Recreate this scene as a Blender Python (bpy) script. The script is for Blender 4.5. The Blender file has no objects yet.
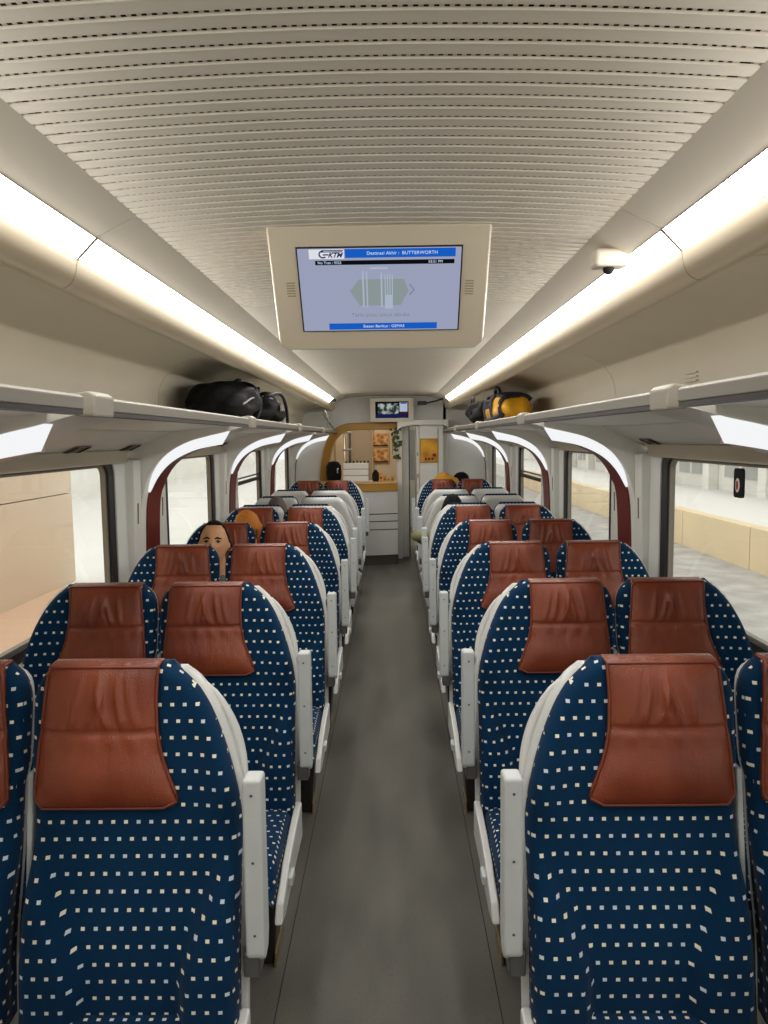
import bpy, bmesh, math, random
import numpy as np
from mathutils import Vector, Matrix, noise as mnoise

random.seed(7)
SC = bpy.context.scene
COL = SC.collection
PI = math.pi

# ------------------------------------------------------------------ camera
CAM_X, CAM_Z = 0.03, 1.70
cam_data = bpy.data.cameras.new('camera')
cam_data.sensor_fit = 'VERTICAL'
cam_data.sensor_height = 36.0
cam_data.lens = 769.0 / 1024.0 * 36.0
cam_data.clip_start = 0.02
cam_data.clip_end = 300
cam = bpy.data.objects.new('camera', cam_data)
COL.objects.link(cam)
cam.matrix_world = (Matrix.Translation((CAM_X, 0, CAM_Z))
                    @ Matrix.Rotation(math.radians(0.67), 4, 'Z')
                    @ Matrix.Rotation(math.radians(90 - 5.5), 4, 'X')
                    @ Matrix.Rotation(math.radians(-0.7), 4, 'Z'))
SC.camera = cam

# ------------------------------------------------------------------ world and exposure
W = bpy.data.worlds.new('world')
SC.world = W
W.use_nodes = True
W.node_tree.nodes['Background'].inputs[0].default_value = (1.0, 0.99, 0.975, 1)
W.node_tree.nodes['Background'].inputs[1].default_value = 1.8
SC.view_settings.view_transform = 'Standard'
SC.view_settings.look = 'None'
SC.view_settings.gamma = 1.0
SC.view_settings.use_curve_mapping = False
SC.view_settings.exposure = 0.0
STRIP_POWER = 21.0        # emission of the ceiling light strips
RIB_POWER = 0.95          # emission of the small lit panels on the ribs


# ------------------------------------------------------------------ materials
def lin(c):
    return tuple(((v / 255.0) / 12.92 if v / 255.0 <= 0.04045 else ((v / 255.0 + 0.055) / 1.055) ** 2.4) for v in c)


def mat(name, rgb, rough=0.5, metal=0.0, spec=0.5, vary=0.0, scale=8.0, bump=0.0, bscale=60.0, coat=0.0):
    m = bpy.data.materials.new(name)
    m.use_nodes = True
    nt = m.node_tree
    b = nt.nodes['Principled BSDF']
    c = lin(rgb)
    b.inputs['Base Color'].default_value = (*c, 1)
    b.inputs['Roughness'].default_value = rough
    b.inputs['Metallic'].default_value = metal
    b.inputs['Specular IOR Level'].default_value = spec
    b.inputs['Coat Weight'].default_value = coat
    if vary > 0 or bump > 0:
        tc = nt.nodes.new('ShaderNodeTexCoord')
    if vary > 0:
        n = nt.nodes.new('ShaderNodeTexNoise')
        n.inputs['Scale'].default_value = scale
        n.inputs['Detail'].default_value = 4
        nt.links.new(tc.outputs['Object'], n.inputs['Vector'])
        r = nt.nodes.new('ShaderNodeValToRGB')
        r.color_ramp.elements[0].position = 0.3
        r.color_ramp.elements[1].position = 0.7
        r.color_ramp.elements[0].color = (*[v * (1 - vary) for v in c], 1)
        r.color_ramp.elements[1].color = (*[min(1, v * (1 + vary)) for v in c], 1)
        nt.links.new(n.outputs['Fac'], r.inputs['Fac'])
        nt.links.new(r.outputs['Color'], b.inputs['Base Color'])
    if bump > 0:
        n2 = nt.nodes.new('ShaderNodeTexNoise')
        n2.inputs['Scale'].default_value = bscale
        n2.inputs['Detail'].default_value = 3
        nt.links.new(tc.outputs['Object'], n2.inputs['Vector'])
        bp = nt.nodes.new('ShaderNodeBump')
        bp.inputs['Strength'].default_value = bump
        bp.inputs['Distance'].default_value = 0.01
        nt.links.new(n2.outputs['Fac'], bp.inputs['Height'])
        nt.links.new(bp.outputs['Normal'], b.inputs['Normal'])
    return m


def emit(name, rgb, strength):
    m = bpy.data.materials.new(name)
    m.use_nodes = True
    nt = m.node_tree
    nt.nodes.remove(nt.nodes['Principled BSDF'])
    e = nt.nodes.new('ShaderNodeEmission')
    e.inputs[0].default_value = (*lin(rgb), 1)
    e.inputs[1].default_value = strength
    nt.links.new(e.outputs[0], nt.nodes['Material Output'].inputs[0])
    return m


def mth(nt, op, a, b=None, c=None):
    n = nt.nodes.new('ShaderNodeMath')
    n.operation = op
    for i, v in enumerate((a, b, c)):
        if v is None:
            continue
        if isinstance(v, (int, float)):
            n.inputs[i].default_value = v
        else:
            nt.links.new(v, n.inputs[i])
    return n.outputs[0]


def fabric_material():
    m = bpy.data.materials.new('dotted_fabric')
    m.use_nodes = True
    nt = m.node_tree
    b = nt.nodes['Principled BSDF']
    b.inputs['Roughness'].default_value = 0.9
    b.inputs['Specular IOR Level'].default_value = 0.15
    b.inputs['Sheen Weight'].default_value = 0.08
    uv = nt.nodes.new('ShaderNodeUVMap')
    uv.uv_map = 'UVMap'
    sp = nt.nodes.new('ShaderNodeSeparateXYZ')
    nt.links.new(uv.outputs[0], sp.inputs[0])
    u = mth(nt, 'DIVIDE', sp.outputs[0], 0.0292)
    v = mth(nt, 'DIVIDE', sp.outputs[1], 0.0375)
    row = mth(nt, 'FLOOR', v)
    sh = mth(nt, 'MULTIPLY', mth(nt, 'FLOORED_MODULO', row, 2.0), 0.5)
    u2 = mth(nt, 'ADD', u, sh)
    fu = mth(nt, 'ABSOLUTE', mth(nt, 'SUBTRACT', mth(nt, 'FRACT', u2), 0.5))
    fv = mth(nt, 'ABSOLUTE', mth(nt, 'SUBTRACT', mth(nt, 'FRACT', v), 0.5))
    mask = mth(nt, 'MULTIPLY', mth(nt, 'LESS_THAN', fu, 0.155), mth(nt, 'LESS_THAN', fv, 0.105))
    cell = nt.nodes.new('ShaderNodeCombineXYZ')
    nt.links.new(mth(nt, 'FLOOR', u2), cell.inputs[0])
    nt.links.new(row, cell.inputs[1])
    wn = nt.nodes.new('ShaderNodeTexWhiteNoise')
    wn.noise_dimensions = '2D'
    nt.links.new(cell.outputs[0], wn.inputs['Vector'])
    dotc = nt.nodes.new('ShaderNodeMix')
    dotc.data_type = 'RGBA'
    dotc.inputs['A'].default_value = (*lin((246, 240, 220)), 1)
    dotc.inputs['B'].default_value = (*lin((214, 226, 236)), 1)
    nt.links.new(mth(nt, 'GREATER_THAN', wn.outputs[0], 0.6), dotc.inputs['Factor'])
    # weave: fine checks of two blues
    wu = mth(nt, 'FRACT', mth(nt, 'MULTIPLY', sp.outputs[0], 280.0))
    wv = mth(nt, 'FRACT', mth(nt, 'MULTIPLY', sp.outputs[1], 280.0))
    wm = mth(nt, 'MULTIPLY', mth(nt, 'GREATER_THAN', wu, 0.5), mth(nt, 'GREATER_THAN', wv, 0.5))
    base = nt.nodes.new('ShaderNodeMix')
    base.data_type = 'RGBA'
    base.inputs['A'].default_value = (*lin((3, 50, 86)), 1)
    base.inputs['B'].default_value = (*lin((2, 36, 60)), 1)
    nt.links.new(wm, base.inputs['Factor'])
    mix = nt.nodes.new('ShaderNodeMix')
    mix.data_type = 'RGBA'
    nt.links.new(base.outputs['Result'], mix.inputs['A'])
    nt.links.new(dotc.outputs['Result'], mix.inputs['B'])
    nt.links.new(mask, mix.inputs['Factor'])
    nt.links.new(mix.outputs['Result'], b.inputs['Base Color'])
    bp = nt.nodes.new('ShaderNodeBump')
    bp.inputs['Strength'].default_value = 0.25
    bp.inputs['Distance'].default_value = 0.002
    nt.links.new(mask, bp.inputs['Height'])
    nt.links.new(bp.outputs[0], b.inputs['Normal'])
    return m


def leather_material():
    m = bpy.data.materials.new('brown_leather')
    m.use_nodes = True
    nt = m.node_tree
    b = nt.nodes['Principled BSDF']
    b.inputs['Roughness'].default_value = 0.27
    b.inputs['Specular IOR Level'].default_value = 0.45
    tc = nt.nodes.new('ShaderNodeTexCoord')
    oi = nt.nodes.new('ShaderNodeObjectInfo')
    off = nt.nodes.new('ShaderNodeVectorMath')
    off.operation = 'SCALE'
    off.inputs[0].default_value = (13, 7, 5)
    nt.links.new(oi.outputs['Random'], off.inputs['Scale'])
    add = nt.nodes.new('ShaderNodeVectorMath')
    nt.links.new(tc.outputs['Object'], add.inputs[0])
    nt.links.new(off.outputs[0], add.inputs[1])
    n = nt.nodes.new('ShaderNodeTexNoise')
    n.inputs['Scale'].default_value = 6
    n.inputs['Detail'].default_value = 5
    nt.links.new(add.outputs[0], n.inputs['Vector'])
    r = nt.nodes.new('ShaderNodeValToRGB')
    r.color_ramp.elements[0].position = 0.3
    r.color_ramp.elements[1].position = 0.75
    r.color_ramp.elements[0].color = (*lin((118, 52, 30)), 1)
    r.color_ramp.elements[1].color = (*lin((150, 74, 46)), 1)
    nt.links.new(n.outputs['Fac'], r.inputs['Fac'])
    nt.links.new(r.outputs['Color'], b.inputs['Base Color'])
    mp = nt.nodes.new('ShaderNodeMapping')
    mp.inputs['Scale'].default_value = (26, 10, 6)
    nt.links.new(add.outputs[0], mp.inputs['Vector'])
    n2 = nt.nodes.new('ShaderNodeTexNoise')
    n2.inputs['Scale'].default_value = 1.0
    n2.inputs['Detail'].default_value = 3
    nt.links.new(mp.outputs[0], n2.inputs['Vector'])
    n3 = nt.nodes.new('ShaderNodeTexVoronoi')
    n3.inputs['Scale'].default_value = 350
    nt.links.new(tc.outputs['Object'], n3.inputs['Vector'])
    h = mth(nt, 'ADD', n2.outputs['Fac'], mth(nt, 'MULTIPLY', n3.outputs['Distance'], 0.12))
    bp = nt.nodes.new('ShaderNodeBump')
    bp.inputs['Strength'].default_value = 0.45
    bp.inputs['Distance'].default_value = 0.012
    nt.links.new(h, bp.inputs['Height'])
    nt.links.new(bp.outputs[0], b.inputs['Normal'])
    return m


def floor_material():
    m = bpy.data.materials.new('speckled_vinyl')
    m.use_nodes = True
    nt = m.node_tree
    b = nt.nodes['Principled BSDF']
    b.inputs['Specular IOR Level'].default_value = 0.4
    tc = nt.nodes.new('ShaderNodeTexCoord')
    mp = nt.nodes.new('ShaderNodeMapping')
    mp.inputs['Scale'].default_value = (2.2, 0.7, 1)
    nt.links.new(tc.outputs['Object'], mp.inputs['Vector'])
    n = nt.nodes.new('ShaderNodeTexNoise')
    n.inputs['Scale'].default_value = 2.5
    n.inputs['Detail'].default_value = 6
    nt.links.new(mp.outputs[0], n.inputs['Vector'])
    n2 = nt.nodes.new('ShaderNodeTexNoise')
    n2.inputs['Scale'].default_value = 160
    n2.inputs['Detail'].default_value = 2
    nt.links.new(tc.outputs['Object'], n2.inputs['Vector'])
    r = nt.nodes.new('ShaderNodeValToRGB')
    r.color_ramp.elements[0].position = 0.3
    r.color_ramp.elements[1].position = 0.72
    r.color_ramp.elements[0].color = (*lin((88, 87, 82)), 1)
    r.color_ramp.elements[1].color = (*lin((110, 108, 100)), 1)
    nt.links.new(n.outputs['Fac'], r.inputs['Fac'])
    sp = nt.nodes.new('ShaderNodeMix')
    sp.data_type = 'RGBA'
    sp.inputs['B'].default_value = (*lin((70, 70, 66)), 1)
    nt.links.new(r.outputs['Color'], sp.inputs['A'])
    nt.links.new(mth(nt, 'GREATER_THAN', n2.outputs['Fac'], 0.66), sp.inputs['Factor'])
    nt.links.new(sp.outputs['Result'], b.inputs['Base Color'])
    nt.links.new(mth(nt, 'MULTIPLY_ADD', n.outputs['Fac'], 0.25, 0.26), b.inputs['Roughness'])
    return m


def glass_material():
    m = bpy.data.materials.new('window_glass')
    m.use_nodes = True
    nt = m.node_tree
    nt.nodes.remove(nt.nodes['Principled BSDF'])
    t = nt.nodes.new('ShaderNodeBsdfTransparent')
    t.inputs[0].default_value = (0.93, 0.94, 0.92, 1)
    g = nt.nodes.new('ShaderNodeBsdfGlossy')
    g.inputs['Roughness'].default_value = 0.02
    fr = nt.nodes.new('ShaderNodeLayerWeight')
    fr.inputs[0].default_value = 0.5
    mx = nt.nodes.new('ShaderNodeMixShader')
    nt.links.new(mth(nt, 'MULTIPLY_ADD', mth(nt, 'POWER', fr.outputs['Facing'], 5.0), 0.3, 0.02), mx.inputs[0])
    nt.links.new(t.outputs[0], mx.inputs[1])
    nt.links.new(g.outputs[0], mx.inputs[2])
    nt.links.new(mx.outputs[0], nt.nodes['Material Output'].inputs[0])
    return m


def menu_material(name, c1, c2, c3, scale):
    m = bpy.data.materials.new(name)
    m.use_nodes = True
    nt = m.node_tree
    b = nt.nodes['Principled BSDF']
    b.inputs['Roughness'].default_value = 0.5
    tc = nt.nodes.new('ShaderNodeTexCoord')
    n = nt.nodes.new('ShaderNodeTexVoronoi')
    n.inputs['Scale'].default_value = scale
    nt.links.new(tc.outputs['Object'], n.inputs['Vector'])
    r = nt.nodes.new('ShaderNodeValToRGB')
    r.color_ramp.elements[0].color = (*lin(c1), 1)
    r.color_ramp.elements[1].color = (*lin(c3), 1)
    e = r.color_ramp.elements.new(0.45)
    e.color = (*lin(c2), 1)
    nt.links.new(n.outputs['Distance'], r.inputs['Fac'])
    nt.links.new(r.outputs['Color'], b.inputs['Base Color'])
    return m


def frosted_material():
    m = bpy.data.materials.new('frosted_plastic')
    m.use_nodes = True
    nt = m.node_tree
    nt.nodes.remove(nt.nodes['Principled BSDF'])
    a = nt.nodes.new('ShaderNodeBsdfTranslucent')
    d = nt.nodes.new('ShaderNodeBsdfDiffuse')
    a.inputs[0].default_value = (0.9, 0.9, 0.87, 1)
    d.inputs[0].default_value = (0.8, 0.8, 0.77, 1)
    mx = nt.nodes.new('ShaderNodeMixShader')
    mx.inputs[0].default_value = 0.4
    nt.links.new(a.outputs[0], mx.inputs[1])
    nt.links.new(d.outputs[0], mx.inputs[2])
    nt.links.new(mx.outputs[0], nt.nodes['Material Output'].inputs[0])
    return m


def film_material():
    m = bpy.data.materials.new('film_on_screen')
    m.use_nodes = True
    nt = m.node_tree
    nt.nodes.remove(nt.nodes['Principled BSDF'])
    tc = nt.nodes.new('ShaderNodeTexCoord')
    n = nt.nodes.new('ShaderNodeTexNoise')
    n.inputs['Scale'].default_value = 14
    n.inputs['Detail'].default_value = 5
    nt.links.new(tc.outputs['Object'], n.inputs['Vector'])
    r = nt.nodes.new('ShaderNodeValToRGB')
    r.color_ramp.elements[0].position = 0.42
    r.color_ramp.elements[1].position = 0.6
    r.color_ramp.elements[0].color = (*lin((38, 52, 50)), 1)
    r.color_ramp.elements[1].color = (*lin((170, 178, 168)), 1)
    nt.links.new(n.outputs['Fac'], r.inputs['Fac'])
    e = nt.nodes.new('ShaderNodeEmission')
    nt.links.new(r.outputs['Color'], e.inputs[0])
    nt.links.new(e.outputs[0], nt.nodes['Material Output'].inputs[0])
    return m


M = {
    'fabric': fabric_material(),
    'leather': leather_material(),
    'piping': mat('leather_piping', (120, 56, 36), 0.4),
    'floor': floor_material(),
    'seam': mat('dark_seam', (38, 38, 36), 0.7),
    'glass': glass_material(),
    'shell': mat('white_shell', (214, 216, 214), 0.35, vary=0.03, scale=5),
    'arm': mat('pale_armrest', (206, 212, 212), 0.4, vary=0.03, scale=14),
    'screw': mat('screw', (110, 110, 108), 0.35, 0.6),
    'leg': mat('dark_leg', (40, 34, 30), 0.4),
    'brass': mat('brass_edge', (150, 130, 92), 0.4, 0.5),
    'frame': mat('dark_frame', (30, 30, 32), 0.6),
    'ceil': mat('ceiling_cream', (214, 207, 192), 0.55, vary=0.02, scale=3),
    'bin': mat('bin_beige', (206, 198, 180), 0.5, vary=0.02, scale=3),
    'lip': mat('lip_beige', (184, 170, 144), 0.4),
    'panel': mat('grey_white_panel', (236, 236, 230), 0.45, vary=0.02, scale=4),
    'pillar': mat('pillar_white', (230, 230, 224), 0.45),
    'wallw': mat('wall_white', (228, 230, 227), 0.5, vary=0.02, scale=4),
    'header': mat('header_cream', (226, 218, 198), 0.5),
    'rail': mat('rail_grey', (126, 120, 108), 0.45, 0.0),
    'bracket': mat('bracket_cream', (164, 158, 146), 0.5),
    'black': mat('black_rubber', (18, 18, 19), 0.5),
    'maroon': mat('maroon_trim', (104, 26, 20), 0.35, vary=0.08, scale=6),
    'gold': mat('mustard_gold', (178, 134, 44), 0.35, vary=0.06, scale=5),
    'strip': emit('strip_light', (255, 251, 245), STRIP_POWER),
    'rib_light': emit('rib_light', (250, 251, 252), RIB_POWER),
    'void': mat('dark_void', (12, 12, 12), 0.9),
    'bezel': mat('monitor_bezel', (206, 195, 174), 0.4),
    'bezel_dark': mat('monitor_grille', (160, 148, 124), 0.6),
    'screen': emit('screen_lilac', (168, 175, 202), 0.8),
    'screen_white': emit('screen_white', (235, 238, 245), 0.85),
    'screen_blue': emit('screen_blue', (24, 98, 205), 0.85),
    'screen_black': emit('screen_black', (16, 18, 24), 0.8),
    'screen_navy': emit('screen_navy', (26, 32, 88), 0.8),
    'screen_text': emit('screen_text', (205, 225, 250), 0.9),
    'screen_green': emit('screen_green', (152, 164, 164), 0.8),
    'screen_pale': emit('screen_pale', (180, 192, 214), 0.85),
    'screen_grey': emit('screen_grey', (132, 150, 166), 0.8),
    'logo': emit('screen_logo', (32, 42, 92), 0.8),
    'film': film_material(),
    'bagblack': mat('black_nylon', (11, 11, 12), 0.75, spec=0.25, bump=0.6, bscale=14),
    'bagyellow': mat('yellow_tarpaulin', (226, 166, 22), 0.4, bump=0.35, bscale=14),
    'strap': mat('navy_strap', (26, 22, 40), 0.6),
    'buckle': mat('grey_buckle', (150, 150, 150), 0.4),
    'skin': mat('skin', (212, 158, 116), 0.5, vary=0.06, scale=20),
    'hair': mat('black_hair', (9, 8, 8), 0.7, spec=0.2, bump=0.5, bscale=90),
    'hair_brown': mat('grey_brown_hair', (92, 82, 72), 0.6, bump=0.5, bscale=90),
    'scarf': mat('mustard_scarf', (196, 120, 24), 0.7, bump=0.3, bscale=25),
    'shirt_grey': mat('grey_shirt', (110, 112, 116), 0.8),
    'shirt_khaki': mat('khaki_jacket', (134, 132, 88), 0.8, vary=0.2, scale=12),
    'shirt_yellow': mat('yellow_jacket', (206, 150, 40), 0.7, bump=0.3, bscale=15),
    'trousers': mat('dark_trousers', (34, 36, 44), 0.8),
    'eye': mat('eye_white', (225, 220, 214), 0.25),
    'iris': mat('iris', (26, 18, 14), 0.2),
    'lips': mat('lips', (150, 88, 74), 0.5),
    'counter': mat('counter_white', (206, 206, 204), 0.35, vary=0.02),
    'kick': mat('kick_plate', (88, 84, 80), 0.45, 0.3),
    'bistro': mat('bistro_beige', (198, 186, 164), 0.55, vary=0.03, scale=2),
    'bistro2': mat('bistro_taupe', (152, 140, 120), 0.55),
    'wood': mat('wood_tan', (196, 158, 112), 0.5, vary=0.1, scale=6),
    'menu': menu_material('menu_print', (70, 44, 34), (176, 120, 60), (220, 196, 150), 14),
    'poster': menu_material('poster_print', (150, 90, 10), (226, 160, 20), (240, 190, 60), 6),
    'silver': mat('brushed_metal', (150, 150, 150), 0.3, 0.8),
    'frosted': frosted_material(),
    'leaf': mat('leaf', (72, 88, 48), 0.6, vary=0.3, scale=20),
    'orange': mat('orange_pack', (214, 140, 40), 0.45),
    'red': mat('red_mark', (176, 46, 40), 0.45),
    'whiteprint': mat('white_print', (232, 230, 224), 0.5),
    'st_wall': mat('station_wall', (218, 200, 178), 0.8, vary=0.05, scale=0.6),
    'st_floor': mat('platform_peach', (216, 184, 158), 0.8, vary=0.05, scale=0.5),
    'st_tan': mat('platform_tan', (226, 206, 170), 0.8, vary=0.06, scale=0.6),
    'st_ground': mat('ballast', (172, 169, 164), 0.9, vary=0.2, scale=2.0),
    'st_white': mat('station_white', (226, 224, 218), 0.8, vary=0.03, scale=0.4),
    'st_grey': mat('station_grey', (170, 170, 168), 0.8),
    'st_glass': mat('station_glass', (128, 136, 142), 0.2),
}


# ------------------------------------------------------------------ geometry helpers
def tag(o, label=None, cat=None, group=None, kind=None):
    if label:
        o['label'] = label
    if cat:
        o['category'] = cat
    if group:
        o['group'] = group
    if kind:
        o['kind'] = kind
    return o


def empty(name, loc=(0, 0, 0), rz=0.0, parent=None):
    o = bpy.data.objects.new(name, None)
    COL.objects.link(o)
    o.location = loc
    o.rotation_euler = (0, 0, rz)
    o.empty_display_size = 0.05
    if parent:
        o.parent = parent
    return o


def link(name, me, parent=None, loc=None):
    o = bpy.data.objects.new(name, me)
    COL.objects.link(o)
    if parent:
        o.parent = parent
    if loc:
        o.location = loc
    return o


class MB:
    """collects one mesh; faces carry a material index"""

    def __init__(self):
        self.v, self.f, self.mi = [], [], []

    def add(self, verts, faces, mi=0):
        b = len(self.v)
        self.v += [tuple(p) for p in verts]
        self.f += [tuple(i + b for i in f) for f in faces]
        self.mi += [mi] * len(faces)
        return self

    def box(self, x0, x1, y0, y1, z0, z1, mi=0):
        x0, x1 = min(x0, x1), max(x0, x1)
        y0, y1 = min(y0, y1), max(y0, y1)
        z0, z1 = min(z0, z1), max(z0, z1)
        v = [(x, y, z) for x in (x0, x1) for y in (y0, y1) for z in (z0, z1)]
        f = [(0, 1, 3, 2), (4, 6, 7, 5), (0, 4, 5, 1), (2, 3, 7, 6), (0, 2, 6, 4), (1, 5, 7, 3)]
        return self.add(v, f, mi)

    def prism(self, prof, y0, y1, mi=0):
        """polygon in XZ pushed along Y"""
        n = len(prof)
        v = [(x, y0, z) for x, z in prof] + [(x, y1, z) for x, z in prof]
        f = [(i, (i + 1) % n, n + (i + 1) % n, n + i) for i in range(n)]
        f += [tuple(range(n - 1, -1, -1)), tuple(range(n, 2 * n))]
        return self.add(v, f, mi)

    def band(self, a, b, mi=0):
        """quads between two equally long point lists"""
        n = len(a)
        self.add(list(a) + list(b), [(i, i + 1, n + i + 1, n + i) for i in range(n - 1)], mi)
        return self

    def solid_band(self, a, b, c, d, mi=0):
        """closed bar between four equally long point lists"""
        n = len(a)
        v = list(a) + list(b) + list(c) + list(d)
        f = []
        for i in range(n - 1):
            for k in range(4):
                k2 = (k + 1) % 4
                f.append((k * n + i, k * n + i + 1, k2 * n + i + 1, k2 * n + i))
        f += [(0, n, 2 * n, 3 * n), (n - 1, 4 * n - 1, 3 * n - 1, 2 * n - 1)]
        return self.add(v, f, mi)

    def tube(self, pts, r, n=8, mi=0, cap=True):
        pts = [Vector(p) for p in pts]
        rs = r if isinstance(r, (list, tuple)) else [r] * len(pts)
        up = Vector((0, 0, 1))
        rings = []
        for i, p in enumerate(pts):
            t = (pts[min(i + 1, len(pts) - 1)] - pts[max(i - 1, 0)]).normalized()
            a = t.cross(up)
            if a.length < 0.05:
                a = t.cross(Vector((1, 0, 0)))
            a.normalize()
            b = t.cross(a).normalized()
            rings.append([p + (a * math.cos(2 * PI * k / n) + b * math.sin(2 * PI * k / n)) * rs[i] for k in range(n)])
        v = [q for ring in rings for q in ring]
        f = []
        for i in range(len(pts) - 1):
            for k in range(n):
                k2 = (k + 1) % n
                f.append((i * n + k, i * n + k2, (i + 1) * n + k2, (i + 1) * n + k))
        if cap:
            f.append(tuple(range(n - 1, -1, -1)))
            f.append(tuple((len(pts) - 1) * n + k for k in range(n)))
        return self.add(v, f, mi)

    def ball(self, c, rx, ry, rz, nu=14, nv=9, mi=0):
        v = [(c[0], c[1], c[2] + rz)]
        for j in range(1, nv):
            t = PI * j / nv
            for i in range(nu):
                a = 2 * PI * i / nu
                v.append((c[0] + rx * math.sin(t) * math.cos(a), c[1] + ry * math.sin(t) * math.sin(a), c[2] + rz * math.cos(t)))
        v.append((c[0], c[1], c[2] - rz))
        f = [(0, 1 + i, 1 + (i + 1) % nu) for i in range(nu)]
        for j in range(nv - 2):
            for i in range(nu):
                i2 = (i + 1) % nu
                f.append((1 + j * nu + i, 1 + (j + 1) * nu + i, 1 + (j + 1) * nu + i2, 1 + j * nu + i2))
        L = len(v) - 1
        o = 1 + (nv - 2) * nu
        f += [(L, o + (i + 1) % nu, o + i) for i in range(nu)]
        return self.add(v, f, mi)

    def lathe(self, c, prof, n=16, mi=0):
        """prof: list of (radius, z)"""
        v, f = [], []
        for r, z in prof:
            for k in range(n):
                a = 2 * PI * k / n
                v.append((c[0] + r * math.cos(a), c[1] + r * math.sin(a), c[2] + z))
        for i in range(len(prof) - 1):
            for k in range(n):
                k2 = (k + 1) % n
                f.append((i * n + k, i * n + k2, (i + 1) * n + k2, (i + 1) * n + k))
        f.append(tuple(range(n - 1, -1, -1)))
        f.append(tuple((len(prof) - 1) * n + k for k in range(n)))
        return self.add(v, f, mi)

    def mesh(self, name, mats, bevel=0.0, seg=2, smooth=False, uv=False, mirror=False, angle=None, fix=True):
        me = bpy.data.meshes.new(name)
        vs = [(-x, y, z) for x, y, z in self.v] if mirror else self.v
        me.from_pydata(vs, [], self.f)
        me.polygons.foreach_set('material_index', self.mi)
        bm = bmesh.new()
        bm.from_mesh(me)
        if fix:
            bmesh.ops.recalc_face_normals(bm, faces=bm.faces)
        elif mirror:
            bmesh.ops.reverse_faces(bm, faces=bm.faces)
        if bevel > 0:
            es = [e for e in bm.edges if len(e.link_faces) == 2 and e.calc_face_angle(0) > 0.5]
            bmesh.ops.bevel(bm, geom=es, offset=bevel, segments=seg, affect='EDGES', profile=0.5, clamp_overlap=True)
        if uv:
            lay = bm.loops.layers.uv.new('UVMap')
            for fc in bm.faces:
                n = fc.normal
                ax = max(range(3), key=lambda i: abs(n[i]))
                if uv == 'front' and ax == 0 and abs(n.x) < 0.93:
                    ax = 1
                for lp in fc.loops:
                    p = lp.vert.co
                    lp[lay].uv = (p.y, p.z) if ax == 0 else ((p.x, p.z) if ax == 1 else (p.x, p.y))
        bm.to_mesh(me)
        bm.free()
        for m in (mats if isinstance(mats, (list, tuple)) else [mats]):
            me.materials.append(m)
        if smooth:
            me.polygons.foreach_set('use_smooth', [True] * len(me.polygons))
        if angle is not None:
            me.set_sharp_from_angle(angle=angle)
        me.update()
        return me

    def build(self, name, mats, parent=None, **k):
        return link(name, self.mesh(name, mats, **k), parent)


def box(name, m, x0, x1, y0, y1, z0, z1, parent=None, bevel=0.0, **k):
    return MB().box(x0, x1, y0, y1, z0, z1).build(name, m, parent, bevel=bevel, **k)


def catmull(pts, n):
    P = [Vector((*p, 0)) if len(p) == 2 else Vector(p) for p in pts]
    P = [P[0] * 2 - P[1]] + P + [P[-1] * 2 - P[-2]]
    segs = len(P) - 3
    out = []
    for i in range(n):
        t = i / (n - 1) * segs
        k = min(int(t), segs - 1)
        u = t - k
        a, b, c, d = P[k:k + 4]
        q = 0.5 * ((2 * b) + (c - a) * u + (2 * a - 5 * b + 4 * c - d) * u * u + (3 * b - a - 3 * c + d) * u ** 3)
        out.append((q.x, q.y) if len(pts[0]) == 2 else (q.x, q.y, q.z))
    return out


def rrect(a0, a1, b0, b1, r, n=6):
    pts = []
    for cx, cy, s in ((a1 - r, b1 - r, 0), (a0 + r, b1 - r, 1), (a0 + r, b0 + r, 2), (a1 - r, b0 + r, 3)):
        for k in range(n + 1):
            t = PI / 2 * (s + k / n)
            pts.append((cx + r * math.cos(t), cy + r * math.sin(t)))
    return pts


def ring_x(mb, outer, inner, x0, x1, mi=0):
    """frame between two loops in YZ, pushed along X"""
    n = len(outer)
    a = [(x0, y, z) for y, z in outer]
    b = [(x0, y, z) for y, z in inner]
    c = [(x1, y, z) for y, z in inner]
    d = [(x1, y, z) for y, z in outer]
    v = a + b + c + d
    f = []
    for i in range(n):
        j = (i + 1) % n
        f += [(i, j, n + j, n + i), (n + i, n + j, 2 * n + j, 2 * n + i), (2 * n + i, 2 * n + j, 3 * n + j, 3 * n + i),
              (3 * n + i, 3 * n + j, j, i)]
    return mb.add(v, f, mi)


def copy_tree(o, parent=None):
    c = o.copy()
    COL.objects.link(c)
    c.parent = parent
    for ch in list(o.children):
        copy_tree(ch, c)
    return c


def text(name, body, size, m, parent, loc, align='CENTER', shear=0.0, extrude=0.0004, offset=0.0):
    cu = bpy.data.curves.new(name, 'FONT')
    cu.body = body
    cu.size = size
    cu.align_x = align
    cu.align_y = 'CENTER'
    cu.shear = shear
    cu.offset = offset
    cu.extrude = extrude
    cu.resolution_u = 3
    cu.materials.append(m)
    o = bpy.data.objects.new(name, cu)
    COL.objects.link(o)
    o.parent = parent
    o.location = loc
    dg = bpy.context.evaluated_depsgraph_get()
    me = bpy.data.meshes.new_from_object(o.evaluated_get(dg))
    bpy.data.objects.remove(o)
    o = link(name, me, parent, loc)
    o.rotation_euler = (PI / 2, 0, 0)
    return o


SIDE = {-1: 'left', 1: 'right'}
Y_BACK, Y_END = -2.6, 10.75       # carriage behind the camera .. end bulkhead
PITCH = 2.18                      # spacing of the ribs
RIBS = [4.15 + PITCH * k for k in range(-3, 4)]   # -2.39 .. 10.69
RIBS = [r for r in RIBS if r < 10.72]
ORD = ['first', 'second', 'third', 'fourth', 'fifth', 'sixth', 'seventh', 'eighth', 'ninth']

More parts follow.
